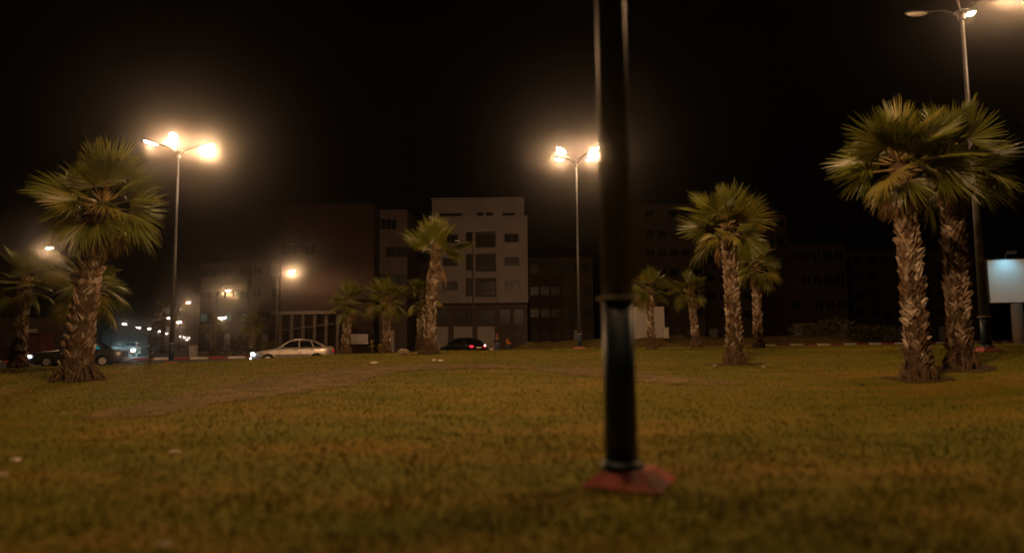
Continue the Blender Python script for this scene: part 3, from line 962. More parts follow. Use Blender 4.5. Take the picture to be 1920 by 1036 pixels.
def block(label, px0, px1, d, top_py, wall, floors, cols, seed, depth=14, win_w=1.3, win_h=1.3, skip=.15, steps=(), shop=True, glass='glass', rz=0.0, lit=()):
    k = d / F
    xc = ((px0 + px1) / 2 - 960) * k
    g0 = base_z(xc, d)
    rs = random.Random(seed)
    t = thing('apartment_building', label, 'apartment building', (xc, d, g0), rz)
    W_ = (px1 - px0) * k / 2
    H_ = 1.3 + (hor((px0 + px1) / 2) - top_py) * k - g0
    fh = H_ / floors
    holes = []
    for f in range(floors):
        for c in range(cols):
            cx = -W_ + (c + .5) * 2 * W_ / cols
            if f == 0 and shop:
                a = (2 * W_ / cols) * .38
                holes.append((cx - a, cx + a, .05, fh * .78, 'shop'))
            elif rs.random() > skip:
                holes.append((cx - win_w / 2, cx + win_w / 2, f * fh + fh * .35, f * fh + fh * .35 + win_h, 'win'))
    m = MB(); facade(m, -W_, W_, -.6, H_, holes, .35); shell(m, -W_, W_, -.6, H_, 0, depth)
    m.build('wall', M[wall], t)
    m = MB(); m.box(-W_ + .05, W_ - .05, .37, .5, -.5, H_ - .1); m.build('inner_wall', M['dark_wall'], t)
    for n_, h in enumerate(holes):
        if h[4] == 'win': window(t, h[0], h[1], h[2], h[3], bars=1, depth=.2, glass='greenglass' if n_ in lit else glass)
        else:
            s_ = MB()
            for q in range(10):
                za = h[2] + (h[3] - h[2]) * q / 10; zb = h[2] + (h[3] - h[2]) * (q + 1) / 10
                s_.quad((h[0], .2, za), (h[1], .2, za), (h[1], .16, zb), (h[0], .16, zb))
            s_.build('roller_shutter', M['shutter'] if rs.random() < .25 else M['frame'], t)
    for f in range(1, floors):
        m = MB(); m.box(-W_ - .02, W_ + .02, -.10, -.005, f * fh - .12, f * fh + .12); m.build('floor_band', M[wall], t)
    m = MB(); m.box(-W_ - .05, W_ + .05, -.08, depth + .05, H_ + .005, H_ + .2)
    for a, b, hh in steps: m.box(-W_ + a * 2 * W_, -W_ + b * 2 * W_, .3, depth - 1, H_ + .21, H_ + hh)
    m.build('roof_parapet', M[wall], t)
    return t, W_, H_, fh
t, W_, H_, fh = block('unfinished red brick block left of the white building, pillars along its foot', 525, 700, 76, 386, 'brick_wall', 5, 5, 2, skip=.75, shop=False, steps=((.2, .95, .5),))
# pillared ground floor and the pale scaffold rail
for q in range(6):
    m = MB(); xx = -W_ + .6 + q * 1.25
    m.box(xx - .16, xx + .16, -1.8, -1.5, -.4, fh * 1.3); m.build('pillar', M['slab'], t)
m = MB(); m.box(-W_ - .3, W_ * .3, -2.1, -.12, fh * 1.3 + .01, fh * 1.3 + .35); m.build('canopy_slab', M['slab'], t)
m = MB(); m.tube([(-W_ + .1, -2.0, 2.5), (-W_ + 6.5, -2.0, 3.2)], .06, 6); m.build('scaffold_rail', M['slab'], t)
m = MB(); m.box(W_ - 2.4, W_ - .5, -.5, -.15, 1.0, 2.1); m.build('sign_panel', M['panelw'], t)
block('narrow brown block adjoining the brick block, behind the short palms', 701, 762, 79, 394, 'brown_wall', 5, 3, 5, skip=.4)
block('low dim building behind the hidden short palm', 763, 805, 90, 460, 'dark_wall', 4, 2, 6)
block('dim building along the avenue with faint green windows', 368, 470, 118, 492, 'dark_wall', 4, 6, 8, lit=(6, 8, 9), rz=R(-12))
block('dim block between the avenue and the brick block', 470, 523, 96, 486, 'dark_wall', 4, 3, 9)
block('dark block just right of the white building', 992, 1112, 100, 484, 'dark_wall', 4, 6, 10)
block('wide dark block behind the right hand palms', 1190, 1322, 104, 382, 'dark_wall', 7, 6, 12)
block('dark block behind the full crowned palm', 1324, 1482, 110, 402, 'dark_wall', 7, 7, 14)
block('low reddish block behind the hedge between the palm groups', 1484, 1590, 92, 458, 'brick_wall', 4, 5, 15)
block('dark far block behind the big right palms', 1600, 1830, 120, 470, 'dark_wall', 5, 9, 16)
block('dim low building at the far left edge with slatted shutters', -60, 110, 62, 600, 'dark_wall', 1, 5, 18, shop=True, depth=3)

# rust red booth beside it
g = spot(66, 56)
t = thing('market_booth', 'small rust red booth beyond the shorter left palm', 'booth', g)
m = MB(); m.box(-1.0, 1.0, -.8, .8, 0, 2.1); m.build('body', M['rust'], t)
m = MB(); m.box(-1.2, 1.2, -1.2, .9, 2.11, 2.2); m.build('roof', M['rust'], t)
m = MB(); m.box(-.7, .7, -.83, -.805, .9, 1.8); m.build('hatch', M['dark_wall'], t)

# white sheet panel behind the short palm
pw = at(1218, 640, 62)
t = thing('hoarding_panel', 'pale blank hoarding behind the short palm right of the near mast', 'hoarding', (pw.x, 62, base_z(pw.x, 62)))
hw = 29 * 62 / F
for k_ in range(3):
    m = MB(); a = -hw + k_ * 2 * hw / 3
    m.box(a + .01, a + 2 * hw / 3 - .01, -.03, .03, .2, 3.75); m.build('sheet', M['panelw'], t)
m = MB()
for xx in (-hw + .2, 0, hw - .2): m.box(xx - .05, xx + .05, .031, .13, -.2, 3.6)
m.build('support_frame', M['cobra'], t)

# earth bank
def bank():
    m = MB()
    def fn(u, v):
        x = -1.2 + u * 34; yb = 57 + 9 * v + (3 if x > 12 else 0)
        e = math.sin(PI * min(1, max(0, v))) ** .6 * min(1, u * 12) * (1 if u < .93 else (1 - u) / .07)
        hgt = (1.15 if x < 16 else 0.9) * e * (1 + .3 * noise.noise((x * .5, v * 3, 0)) + .12 * noise.noise((x * 2.2, v * 6, 2)))
        return (x, yb, base_z(x, yb) - .1 + hgt)
    m.grid(fn, 140, 12)
    tag(m.build('earth_bank', M['dirt'], smooth=True), kind='structure')
bank()
p = spot(1263, 57.2)
t = thing('stone_block', 'small pale block on top of the earth bank right of the hoarding', 'block', (p.x, 60, base_z(p.x, 60) + .95))
m = MB(); m.frustum(.24, .2, .2, .17, -.1, .75); m.build('block', M['concrete'], t)
m = MB(); m.frustum(.27, .23, .22, .18, .751, .85); m.build('cap', M['concrete'], t)

# leafy bushes
def bush(name, label, cat, px, y, rx, h, n, seed, ls=.09, mt='bush', group=None, z=None, stems=5):
    rs = random.Random(seed)
    g = spot(px, y)
    if z is not None: g.z = z
    t = thing(name, label, cat, g, 0, group)
    m = MB()
    for i in range(n):
        a = rs.uniform(0, 2 * PI); r = rs.random() ** .5; zz_ = rs.random()
        lump = 1 + .35 * noise.noise((math.cos(a) * 2 + seed, math.sin(a) * 2, zz_ * 3))
        r *= lump * math.sqrt(max(0.05, 1 - (zz_ - .3) ** 2 / .55))
        c = Vector((math.cos(a) * r * rx, math.sin(a) * r * rx * .7, .08 + zz_ * h * lump * .95))
        d = Vector((rs.uniform(-1, 1), rs.uniform(-1, 1), rs.uniform(-.3, 1))).normalized() * ls * rs.uniform(.6, 1.3)
        s_ = d.cross(Vector((rs.uniform(-1, 1), rs.uniform(-1, 1), rs.uniform(-1, 1)))).normalized() * ls * .35
        m.quad(c - d * .5, c + s_, c + d, c - s_)
    tag(m.build('foliage', M[mt], t), kind='stuff')
    m = MB()
    for i in range(stems):
        a = rs.uniform(0, 2 * PI)
        m.tube([(0, 0, -.05), (math.cos(a) * rx * .3, math.sin(a) * rx * .2, h * .5), (math.cos(a) * rx * .5, math.sin(a) * rx * .35, h * .85)], [.03, .02, .008], 5)
    m.build('stems', M['bark'], t)
    return t
bush('bush', 'broad low bush left part of the hedge beyond the right kerb', 'bush', 1520, 66, 2.2, 1.9, 1500, 1, .16, group=None)
bush('bush', 'tallest rounded bush in the hedge beyond the right kerb', 'bush', 1575, 66, 2.5, 2.3, 1700, 2, .16)
bush('bush', 'low bush right end of the hedge beside the biggest palm', 'bush', 1640, 68, 2.6, 1.7, 1500, 3, .16)
bush('bush', 'dark bush low beside the avenue left of the silver car', 'bush', 505, 62, 1.6, 1.3, 900, 4, .14)
bush('bush', 'dark bush beside the reddish palm across the road', 'bush', 440, 66, 2.0, 1.5, 900, 5, .14)

def sapling(label, px, y, h, n, seed, mt='bush', name='sapling'):
    rs = random.Random(seed)
    t = thing(name, label, 'sapling', spot(px, y))
    m = MB(); pts = [(noise.noise((k, seed, 0)) * .06, 0, h * k / 5) for k in range(6)]
    m.tube(pts, [.02, .018, .016, .013, .01, .005], 6); m.build('stem', M['bark'], t, True)
    lm = MB()
    lm.v = [(0, 0, 0), (.05, .028, .012), (.13, 0, .0), (.05, -.028, .012), (.05, 0, -.004)]
    for f in ((0, 4, 1), (4, 2, 1), (0, 3, 4), (4, 3, 2)): lm.face(f)
    me = lm.mesh('leaf', M[mt])
    for i in range(n):
        u = .18 + .82 * rs.random()
        o = link('leaf', me, t)
        o.matrix_local = Matrix.Translation((rs.uniform(-.03, .03), rs.uniform(-.03, .03), h * u)) @ Matrix.Rotation(rs.uniform(0, 2 * PI), 4, 'Z') @ Matrix.Rotation(-rs.uniform(-.3, 1.1), 4, 'Y') @ Matrix.Scale(rs.uniform(.8, 1.9), 4)
    return t
sapling('young leafy sapling between the big left palm and the left mast', 283, 25, 1.15, 90, 1)
sapling('yellowish sprout left of the second short palm', 697, 34.5, .6, 34, 2, 'sprout', 'sprout')
sapling('low yellow sprout at the foot of the second short palm', 712, 35, .42, 30, 3, 'sprout', 'sprout')

# stones and litter
def lump(name, label, cat, p, sx, sy, sz, mt, seed, group=None, flat=False):
    rs = random.Random(seed)
    m = MB()
    n1, n2 = 6, 9
    for i in range(n1 + 1):
        a = PI * i / n1
        for j in range(n2):
            b = 2 * PI * j / n2
            v = Vector((math.sin(a) * math.cos(b), math.sin(a) * math.sin(b), math.cos(a)))
            q = v * (1 + .45 * noise.noise(v * 2.2 + Vector((seed, 0, 0))) + (.28 if mt == 'paper' else .1) * rs.uniform(-1, 1))
            m.v.append((q.x * sx, q.y * sy, q.z * sz + sz * .6))
    for i in range(n1):
        for j in range(n2):
            m.face((i * n2 + j, (i + 1) * n2 + j, (i + 1) * n2 + (j + 1) % n2, i * n2 + (j + 1) % n2))
    o = m.build(name, M[mt])
    o.location = p
    return tag(o, label, cat, group)
def pl(px, py): return on_lawn(px, py)
lump('paper_scrap', 'white scrap of litter on the grass, lower left of the photo', 'litter', pl(327, 849), .075, .05, .02, 'paper', 1)
lump('paper_scrap', 'pale scrap on the grass near the left edge', 'litter', pl(30, 863), .065, .04, .018, 'paper', 2)
lump('paper_scrap', 'small scrap on the grass cut by the left edge', 'litter', pl(4, 892), .05, .035, .018, 'paper', 3)
lump('paper_scrap', 'faint scrap in the darkest grass at the bottom edge', 'litter', pl(308, 1022), .06, .02, .012, 'paper', 4)
lump('plastic_bag', 'crumpled white bag on the far lip of the dirt path', 'litter', pl(701, 682), .13, .08, .05, 'paper', 5)
lump('paper_scrap', 'left one of two white scraps before the tall slim palm', 'litter', pl(814, 676), .07, .05, .04, 'paper', 6)
lump('paper_scrap', 'right one of two white scraps before the tall slim palm', 'litter', pl(826, 676.5), .10, .06, .035, 'paper', 7)
lump('stone', 'stone lying left of the full crowned palm foot', 'stone', pl(1341, 688), .09, .07, .06, 'stone', 8)
lump('stone', 'pale stone lying right of the full crowned palm foot', 'stone', pl(1432, 690), .08, .06, .05, 'stone', 9)
lump('stone', 'brown stone between the second short palm and the tall slim palm', 'stone', pl(756, 664), .3, .2, .16, 'stone', 10)
lump('stone', 'small dark clod on the right arm of the dirt path', 'stone', pl(1227, 714), .08, .06, .04, 'stone', 11)
o = link('fallen_frond', FR[('dead', 0, 'leafd')], None, pl(1612, 726) + Vector((0, 0, .1)))
o.rotation_euler = (.2, .08, .6); o.scale = (.35, .35, .35)
tag(o, 'dry fallen frond on the grass left of the biggest palm', 'palm frond')

# ------------------------------------------------------------------ billboard at the right edge
def billboard():
    y = 44
    a = at(1853, 530, y); k = y / F
    zt = at(1856, 488, y).z; zb = at(1860, 567, y).z
    g0 = base_z(a.x, y)
    t = thing('billboard', 'blank billboard lit cold cyan on one thick post at the right edge', 'billboard', (a.x, y, g0), R(-14))
    W_ = 6.4
    m = MB(); m.box(0, W_, -.06, .1, zb - g0, zt - g0); m.build('panel', M['bb'], t)
    m = MB(); f = .07
    m.box(-f, W_ + f, -.09, .13, zb - g0 - f, zb - g0 - .002); m.box(-f, W_ + f, -.09, .13, zt - g0 + .002, zt - g0 + f)
    m.box(-f, -.002, -.09, .13, zb - g0, zt - g0); m.box(W_ + .002, W_ + f, -.09, .13, zb - g0, zt - g0)
    m.build('frame', M['cobra'], t)
    m = MB(); m.lathe([(.36, -.5), (.32, zb - g0 - .08)], 16, Matrix.Translation((1.5, .05, 0))); m.build('post', M['slab'], t, True)
    for q, xx in enumerate((1.0, 3.4, 5.6)):
        m = MB(); m.tube([(xx, -.1, zt - g0 + .08), (xx, -.5, zt - g0 + .45), (xx, -1.0, zt - g0 + .35)], .025, 6); m.build('lamp_arm', M['cobra'], t)
        m = MB(); m.box(-.24, .24, -.14, .14, -.02, .14)
        h = m.build('floodlight', M['housing'], t); h.location = (xx, -1.05, zt - g0 + .3)
        L = bpy.data.lights.new('flood', 'SPOT'); L.energy = (95, 16, 50)[q]; L.color = (.32, .80, 1.0); L.spot_size = R(115); L.spot_blend = 1.0; L.shadow_soft_size = .08
        o = bpy.data.objects.new('flood', L); sc.collection.objects.link(o); o.parent = h; o.location = (0, 0, -.06)
        o.rotation_euler = (R(42), 0, 0)
billboard()

# small white box by the road
p = spot(363, 60)
t = thing('roadside_cabinet', 'small pale cabinet on the pavement right of the left mast foot', 'cabinet', p)
m = MB(); m.box(-.28, .28, -.2, .2, .05, 1.0); m.build('body', M['panelw'], t)
m = MB(); m.box(-.31, .31, -.23, .23, 1.001, 1.06); m.build('lid', M['panelw'], t)
m = MB(); m.box(-.24, .24, -.212, -.203, .15, .9); m.build('door', M['panelw'], t)

# ------------------------------------------------------------------ cars
def interp(tab, x):
    a = np.array(tab, float)
    return float(np.interp(x, a[:, 0], a[:, 1]))
SEDAN = dict(L=4.5, W=.86, r=.30, wx=(.86, 3.50), sill=.20,
    top=[(0, .52), (.03, .60), (.15, .70), (.5, .79), (1.25, .90), (1.5, .93), (3.7, .96), (4.0, 1.0), (4.3, 1.01), (4.42, .98), (4.5, .62)],
    roof=[(1.2, .88), (1.55, 1.08), (1.95, 1.32), (2.3, 1.405), (2.75, 1.42), (3.2, 1.38), (3.6, 1.24), (4.02, 1.0)],
    win=[[(1.52, .965), (2.02, 1.30), (2.50, 1.345), (2.50, .965)], [(2.58, .965), (2.58, 1.35), (3.12, 1.33), (3.30, .97)], [(3.37, .975), (3.20, 1.32), (3.45, 1.22), (3.80, .99)]],
    doors=[(1.42, 2.53), (2.55, 3.42)])
BOXY = dict(L=4.7, W=.88, r=.31, wx=(.90, 3.62), sill=.22,
    top=[(0, .55), (.02, .70), (.08, .80), (.6, .86), (1.35, .93), (1.6, .95), (3.7, .96), (3.9, .95), (4.6, .90), (4.68, .82), (4.7, .55)],
    roof=[(1.45, .92), (1.65, 1.06), (2.05, 1.34), (2.3, 1.42), (2.8, 1.43), (3.2, 1.39), (3.5, 1.20), (3.85, .94)],
    win=[[(1.68, .985), (2.10, 1.31), (2.60, 1.355), (2.60, .985)], [(2.68, .985), (2.68, 1.355), (3.12, 1.335), (3.50, .99)]],
    doors=[(1.55, 2.63), (2.65, 3.50)])
HATCH = dict(L=4.3, W=.86, r=.31, wx=(.84, 3.42), sill=.20,
    top=[(0, .50), (.03, .62), (.2, .74), (.6, .83), (1.1, .93), (1.3, .96), (3.6, 1.0), (4.0, 1.02), (4.2, 1.0), (4.27, .9), (4.3, .6)],
    roof=[(1.05, .91), (1.45, 1.12), (1.9, 1.36), (2.3, 1.45), (2.8, 1.46), (3.3, 1.40), (3.7, 1.26), (4.10, 1.02)],
    win=[[(1.42, 1.0), (1.98, 1.34), (2.45, 1.39), (2.45, 1.0)], [(2.53, 1.0), (2.53, 1.39), (3.05, 1.375), (3.25, 1.01)], [(3.32, 1.02), (3.15, 1.37), (3.5, 1.27), (3.75, 1.06)]],
    doors=[(1.34, 2.48), (2.50, 3.35)])
def car(label, P, paint, loc, rz, glass='carglass', head='head_off', tail='tail', group='cars round the roundabout', rev=None, fog=False, driver=False):
    """x runs from the nose (0) to the tail; heading is -x"""
    t = thing('parked_car' if 'parked' in label else 'car', label, 'car', loc, rz, group)
    L, W, r = P['L'], P['W'], P['r']
    off = Matrix.Translation((-L / 2, 0, 0))
    def hw(x):
        u = x / L
        return W * (1 - .22 * max(0, (.16 - u) / .16) ** 2.2 - .16 * max(0, (u - .86) / .14) ** 2.2)
    def topz(x): return interp(P['top'], x)
    def side(x, z):
        """half width of the body at height z"""
        tz = topz(x); w0 = hw(x)
        if z <= tz - .10:
            q = (z - P['sill']) / (tz - .1 - P['sill'])
            return w0 * (.955 + .045 * math.sin(PI * min(1, max(0, q * .8 + .12))))
        return w0 * .965
    body = MB()
    xs = sorted(set([*np.linspace(0, L, 76)]))
    prev = None
    rows_ = []
    for x in xs:
        tz = topz(x); bz = P['sill'] + (.10 if x < .1 or x > L - .1 else 0)
        for wx in P['wx']:
            dd = (r + .055) ** 2 - (x - wx) ** 2
            if dd > 0: bz = max(bz, r + math.sqrt(dd))
        bz = min(bz, tz - .12)
        pts = []
        for q in (0, .25, .5, .75, 1):
            z = bz + (tz - .10 - bz) * q
            pts.append((side(x, z), z))
        w0 = hw(x)
        pts += [(w0 * .95, tz - .045), (w0 * .90, tz - .012), (w0 * .62, tz + .012), (0, tz + .022)]
        ring = [(x, -a, b) for a, b in pts] + [(x, a, b) for a, b in pts[-2::-1]]
        rows_.append([len(body.v) + k for k in range(len(ring))]); body.v += ring
    for a, b in zip(rows_, rows_[1:]):
        for k in range(len(a) - 1): body.face((a[k], b[k], b[k + 1], a[k + 1]))
    body.face(rows_[0][::-1]); body.face(rows_[-1])
    # greenhouse
    rx0, rx1 = P['roof'][0][0], P['roof'][-1][0]
    def gh(x): return interp(P['roof'], x)
    def gw(x, z):
        base = min(hw(x), W) * .93
        return base - (z - topz(x)) * .34
    rows_ = []
    for x in np.linspace(rx0, rx1, 40):
        zt = max(gh(x), topz(x) + .0); zb = topz(x) - .02
        pts = []
        for q in (0, .5, .85): z = zb + (zt - zb) * q; pts.append((gw(x, z), z))
        wt = gw(x, zt)
        pts += [(wt - .015, zt - .012), (wt - .09, zt + .012), (wt * .5, zt + .03), (0, zt + .035)]
        ring = [(x, -a, b) for a, b in pts] + [(x, a, b) for a, b in pts[-2::-1]]
        rows_.append([len(body.v) + k for k in range(len(ring))]); body.v += ring
    for a, b in zip(rows_, rows_[1:]):
        for k in range(len(a) - 1): body.face((a[k], b[k], b[k + 1], a[k + 1]))
    body.v = [tuple(off @ Vector(v)) for v in body.v]
    b_ = body.build('body', M[paint], t); smooth_by_angle(b_, 40)
    def add_part(mb_, name, mt, parent=t, sm=False):
        mb_.v = [tuple(off @ Vector(v)) for v in mb_.v]
        return mb_.build(name, M[mt] if isinstance(mt, str) else mt, parent, sm)
    # side windows
    for sg in (-1, 1):
        for poly in P['win']:
            m = MB(); pts = [(x, sg * (gw(x, z) + .006), z) for x, z in poly]
            n = len(pts); ins = [(x, sg * (gw(x, z) - .01), z) for x, z in poly]
            m.v = pts + ins
            m.face(range(n) if sg < 0 else range(n - 1, -1, -1))
            for k in range(n): m.face((k, (k + 1) % n, n + (k + 1) % n, n + k))
            add_part(m, 'side_window', glass)
        for (da, db) in P['doors']:
            m = MB()
            def fn(u, v, da=da, db=db, sg=sg):
                x = da + (db - da) * u; zlo = P['sill'] + .07; z = zlo + (topz(x) - .10 - zlo) * v
                for wx in P['wx']:
                    dd = (r + .09) ** 2 - (x - wx) ** 2
                    if dd > 0: z = max(z, r + math.sqrt(dd) + .0 + (topz(x) - .1 - r - math.sqrt(dd)) * v * 0)
                e = .007 if .02 < u < .98 and .02 < v < .98 else -.004
                return (x, sg * (side(x, z) + e), z)
            m.grid(fn, 12, 6, flip=(sg > 0))
            dr = add_part(m, 'door', paint)
            m = MB(); zc = topz(db) - .13; m.box(db - .26, db - .1, sg * (W * .99) - .012, sg * (W * .99) + .022, zc - .018, zc + .018)
            add_part(m, 'handle', 'black', dr)
        m = MB()
        m.grid(lambda u, v: (P['wx'][0] + r + .12 + (P['wx'][1] - P['wx'][0] - 2 * r - .24) * u, sg * (side(2, .5) + .018), .50 + .055 * v), 8, 1, flip=(sg > 0))
        add_part(m, 'side_trim', 'black')
        m = MB(); xm = P['win'][0][0][0] + .08
        m.box(xm, xm + .10, sg * (W * .93), sg * (W + .15), .98, 1.10)
        add_part(m, 'mirror', paint)
        # lights
        def lamp(name, mt, x, y0, y1, z0, z1, front):
            m = MB(); pts = []
            ya, yb = sg * y0, sg * y1
            def xe(yy):
                q = abs(yy) / W
                return (.02 + .20 * max(0, q - .55) ** 1.3) if front else (L - .015 - .16 * max(0, q - .6) ** 1.3)
            e = -.03 if front else .03
            n_ = 5
            for k in range(n_):
                yy = ya + (yb - ya) * k / (n_ - 1)
                for z in (z0, z1):
                    m.v.append((xe(yy) + e + x, yy, z)); 
            for k in range(n_ - 1):
                q = (2 * k, 2 * k + 1, 2 * k + 3, 2 * k + 2)
                m.face(q)
            nn = len(m.v)
            m.v += [(v[0] - e * 3, v[1], v[2]) for v in m.v]
            for k in range(n_ - 1):
                m.face((2 * k, 2 * k + 2, nn + 2 * k + 2, nn + 2 * k)); m.face((2 * k + 1, 2 * k + 3, nn + 2 * k + 3, nn + 2 * k + 1))
            m.face((0, 1, nn + 1, nn)); m.face((2 * n_ - 2, 2 * n_ - 1, nn + 2 * n_ - 1, nn + 2 * n_ - 2))
            return add_part(m, name, mt)
        lamp('headlight', head, -.03, .45, .80, .55, .68, True)
        if fog: lamp('fog_light', head, -.06, .50, .66, .30, .42, True)
        lamp('tail_light', tail, -.02, .50, .80, .70, .86, False)
        if rev and sg == rev: lamp('reversing_light', 'rev_on', .0, .62, .76, .80, .90, False)
    # windscreen and rear window
    def screen(name, xa, xb, wfa, mt):
        m = MB()
        def fn(u, v):
            x = xa + (xb - xa) * v
            z = gh(x); wt = gw(x, z) - .12
            return (x, -wt + 2 * wt * u, z + .012 + .03 * (1 - (2 * u - 1) ** 2) + .008)
        m.grid(fn, 8, 6)
        return add_part(m, name, mt, t, True)
    screen('windscreen', rx0 + .10, P['roof'][2][0] + .05, 1, glass)
    screen('rear_window', P['roof'][-3][0] + .05, rx1 - .08, 1, 'carglass')
    # bumpers, plates, underbody
    m = MB()
    for front in (1, 0):
        pts = []
        for k in range(13):
            yy = -W * .93 + 2 * W * .93 * k / 12
            q = abs(yy) / W
            xx = (-.05 + .34 * max(0, q - .5) ** 1.6) if front else (L + .05 - .30 * max(0, q - .5) ** 1.6)
            pts.append((xx, yy))
        n = len(m.v)
        for xx, yy in pts: m.v += [(xx, yy, .27), (xx - (.02 if front else -.02), yy, .38), (xx, yy, .49), (xx + (.07 if front else -.07), yy, .50), (xx + (.09 if front else -.09), yy, .25)]
        for k in range(12):
            for j in range(5): m.face((n + 5 * k + j, n + 5 * k + (j + 1) % 5, n + 5 * k + 5 + (j + 1) % 5, n + 5 * k + 5 + j))
    mf = m
    mid_ = len(mf.f) // 2
    for nm, fs in (('front_bumper', mf.f[:mid_]), ('rear_bumper', mf.f[mid_:])):
        q = MB(); q.v = list(mf.v); q.f = list(fs); q.m = [0] * len(fs)
        used = sorted({i for f in fs for i in f}); mp_ = {a: b for b, a in enumerate(used)}
        q.v = [mf.v[i] for i in used]; q.f = [tuple(mp_[i] for i in f) for f in fs]
        add_part(q, nm, paint if paint != 'browncar' else 'rim')
    m = MB(); m.box(-.085, -.07, -.26, .26, .33, .44); add_part(m, 'number_plate', 'plate')
    m = MB(); m.box(L + .071, L + .085, -.26, .26, .33, .44) if P is not HATCH else m.box(L + .03, L + .05, -.26, .26, .62, .74); add_part(m, 'number_plate', 'plate')
    m = MB(); m.box(.25, L - .25, -W * .8, W * .8, .17, .42); add_part(m, 'underbody', 'black')
    m = MB(); m.box(-.01, .02, -.40, .40, .55, .65); add_part(m, 'grille', 'black')
    for wx in P['wx']:
        for sg in (-1, 1):
            Mx = Matrix.Translation((wx - L / 2, sg * (W - .11), r)) @ Matrix.Rotation(PI / 2 * sg, 4, 'X')
            m = MB(); m.lathe([(r * .6, -.09), (r * .93, -.10), (r, -.06), (r, .06), (r * .93, .10), (r * .6, .09)], 24, Mx)
            wh = m.build('wheel', M['rub'], t, True)
            m = MB(); m.lathe([(r * .60, -.093), (r * .55, -.07), (r * .2, -.06), (.03, -.085)], 20, Mx)
            for k in range(5):
                an = 2 * PI * k / 5
                MM = Mx @ Matrix.Rotation(an, 4, 'Z')
                m.box(.04, r * .58, -.028, .028, -.095, -.075, MM)
            rm = m.build('rim', M['rim'], wh)
    return t

def carloc(px, y, dz=0):
    x = at(px, 650, y).x
    return (x, y, base_z(x, y) + dz)
# cars head to -x in their own frame
sc_ = carloc(551, 39.6)
car('silver fastback sedan with headlights on, driving left behind the lawn', SEDAN, 'silver', sc_, R(18), head='head_on', fog=True)
bc = carloc(152, 39.5)
car('dark boxy sedan half hidden by the big left palm, its window glass made to glow cyan', BOXY, 'browncar', bc, R(20), glass='cyanglass', head='head_on', tail='tail_off')
car('black hatchback seen from behind, one red tail light glowing', HATCH, 'blackcar', carloc(866, 56, -.02), R(-48), tail='tail_on', rev=1)
car('far oncoming car whose white headlights flare behind the dark sedan', BOXY, 'browncar', carloc(243, 70), R(112), head='head_on')

# headlight beams of the lit cars
def beams(root_loc, rz, L, w_, col=(.75, .88, 1.0)):
    pass
for o in [o for o in sc.objects if o.name.startswith('headlight') and o.parent and 'headlights' in o.parent.get('label', '')]:
    x0 = min(v.co.x for v in o.data.vertices); yc = sum(v.co.y for v in o.data.vertices) / len(o.data.vertices)
    L_ = bpy.data.lights.new('beam', 'SPOT'); L_.energy = 180 if 'far' in o.parent['label'] else 60
    L_.color = (.62, .92, 1.0) if 'far' in o.parent['label'] else (.8, .9, 1.0)
    L_.spot_size = R(70); L_.spot_blend = .8; L_.shadow_soft_size = .05
    b = bpy.data.objects.new('beam', L_); sc.collection.objects.link(b); b.parent = o
    b.location = (x0 - .05, yc, .6)
    b.rotation_euler = (0, R(88), 0)      # local -z turned to -x

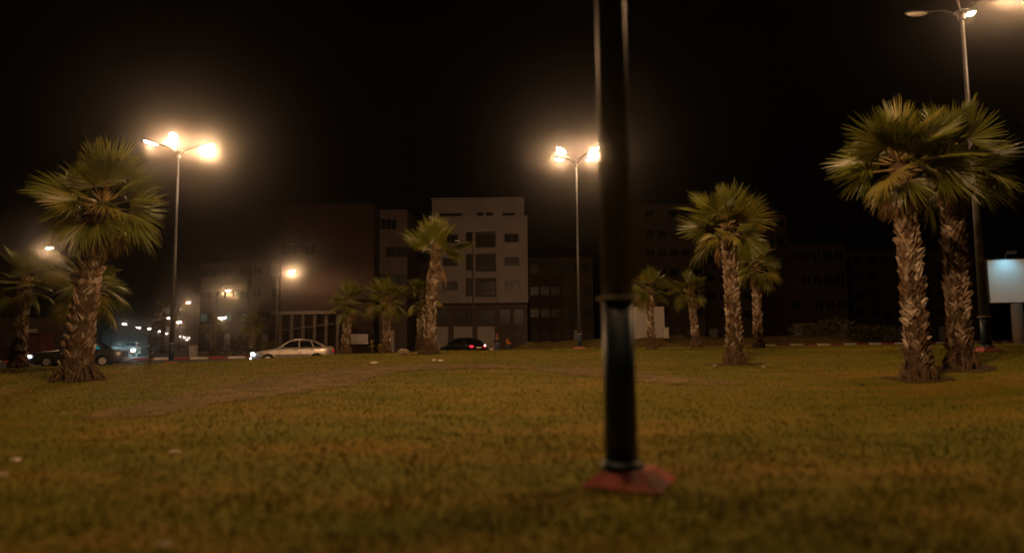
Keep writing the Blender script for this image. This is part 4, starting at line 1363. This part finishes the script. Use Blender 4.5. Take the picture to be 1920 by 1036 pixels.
# ------------------------------------------------------------------ people
def person(label, loc, rz, H, joints, top, legs_m, cap=None, group='people by the roadside'):
    t = thing('person', label, 'person', loc, rz, group)
    s = H / 1.72
    def skin(name, nodes, edges, mt, root=0, sub=1):
        me = bpy.data.meshes.new(name)
        me.from_pydata([tuple(Vector(n[:3]) * s) for n in nodes], edges, [])
        me.materials.append(M[mt])
        o = link(name, me, t)
        md = o.modifiers.new('skin', 'SKIN'); md.use_smooth_shade = True
        for k, n in enumerate(nodes):
            q = n[3] if isinstance(n[3], tuple) else (n[3], n[3])
            me.skin_vertices[0].data[k].radius = (q[0] * s, q[1] * s)
        me.skin_vertices[0].data[root].use_root = True
        sb = o.modifiers.new('sub', 'SUBSURF'); sb.levels = sub; sb.render_levels = sub + 1
        return o
    J = joints
    nodes = [(0, 0, .95, (.13, .10)), (0, 0, 1.12, (.12, .09)), (0, .0, 1.36, (.15, .10)), (0, 0, 1.47, .05), (0, -.01, 1.53, .055), (0, -.02, 1.60, (.072, .09)), (0, -.02, 1.68, (.065, .08)),
             (-.18, 0, 1.40, .05), (-.22, *J['le'], .042), (-.23, *J['lh'], .030), (-.23, J['lh'][0] - .02, J['lh'][1] - .09, .028),
             (.18, 0, 1.40, .05), (.22, *J['re'], .042), (.23, *J['rh'], .030), (.23, J['rh'][0] - .02, J['rh'][1] - .09, .028),
             (-.09, 0, .88, .085), (-.10, *J['lk'], .058), (-.10, *J['lf'], .042), (-.11, J['lf'][0] - .14, J['lf'][1] - .05, .035),
             (.09, 0, .88, .085), (.10, *J['rk'], .058), (.10, *J['rf'], .042), (.11, J['rf'][0] - .14, J['rf'][1] - .05, .035)]
    edges = [(0, 1), (1, 2), (2, 3), (3, 4), (4, 5), (5, 6), (2, 7), (7, 8), (8, 9), (9, 10), (2, 11), (11, 12), (12, 13), (13, 14), (0, 15), (15, 16), (16, 17), (17, 18), (0, 19), (19, 20), (20, 21), (21, 22)]
    skin('body', nodes, edges, 'skin')
    g = lambda k, a=.018: (nodes[k][0], nodes[k][1], nodes[k][2], tuple(q + a for q in (nodes[k][3] if isinstance(nodes[k][3], tuple) else (nodes[k][3],) * 2)))
    skin('jacket', [g(0), g(1), g(2), g(7), g(8), g(9, .014), g(11), g(12), g(13, .014)], [(0, 1), (1, 2), (2, 3), (3, 4), (4, 5), (2, 6), (6, 7), (7, 8)], top)
    skin('trousers', [g(0, .012), g(15), g(16), g(17, .02), g(19), g(20), g(21, .02)], [(0, 1), (1, 2), (2, 3), (0, 4), (4, 5), (5, 6)], legs_m)
    m = MB(); Mx = Matrix.Translation(Vector((0, .0, 1.655)) * s)
    m.lathe([(.088 * s, -.02 * s), (.09 * s, .03 * s), (.07 * s, .08 * s), (.03 * s, .105 * s)], 14, Mx)
    if cap: m.box(-.06 * s, .06 * s, -.17 * s, -.06 * s, 1.66 * s, 1.675 * s)
    m.build('cap' if cap else 'hair', M[cap or 'hair'], t, True)
    for sx in (-1, 1):
        m = MB(); f = J['lf'] if sx < 0 else J['rf']
        m.box(sx * .105 * s - .045 * s, sx * .105 * s + .045 * s, (f[0] - .20) * s, (f[0] + .07) * s, (f[1] - .095) * s, (f[1] - .01) * s)
        m.build('shoe', M['black'], t)
    return t
pa = spot(932, 55)
person('person in dark clothes and a reddish cap standing right of the black hatchback', pa, R(15), 1.72,
       dict(le=(.02, 1.12), lh=(-.06, .88), re=(.03, 1.12), rh=(-.10, .9), lk=(-.03, .5), lf=(.02, .09), rk=(.02, .5), rf=(.08, .09)), 'navy', 'denim', 'redcap')
pb = spot(952, 60)
person('person in an orange top bending forward beside the earth bank', pb, R(60), 1.55,
       dict(le=(-.08, 1.12), lh=(-.3, 1.0), re=(-.06, 1.12), rh=(-.28, 1.02), lk=(-.12, .5), lf=(-.05, .09), rk=(.02, .5), rf=(.12, .09)), 'orange', 'denim')
pc = spot(922, 55)
t = thing('water_drum', 'pale plastic drum on the ground left of the person in the reddish cap', 'drum', pc)
m = MB(); m.lathe([(.19, 0), (.21, .05), (.21, .2), (.2, .22), (.21, .24), (.21, .48), (.19, .53), (.19, .56)], 18); m.build('body', M['panelw'], t, True)
m = MB(); m.lathe([(.2, .561), (.2, .60), (.05, .605)], 18); m.build('lid', M['kwhite'], t, True)

# ------------------------------------------------------------------ haze
hz = MB(); hz.box(-960, 960, -130, 1060, -1.6, 36)
hm = bpy.data.materials.new('night_haze'); hm.use_nodes = True
ht = hm.node_tree; ht.nodes.clear()
ho = ht.nodes.new('ShaderNodeOutputMaterial'); hv = ht.nodes.new('ShaderNodeVolumePrincipled')
hv.inputs['Color'].default_value = (1, .97, .93, 1)
hv.inputs['Density'].default_value = HAZE_DENSITY
hv.inputs['Anisotropy'].default_value = HAZE_G
ht.links.new(hv.outputs[0], ho.inputs['Volume'])
tag(hz.build('haze', hm), 'thin night haze glowing round the lamps', 'haze', kind='stuff')
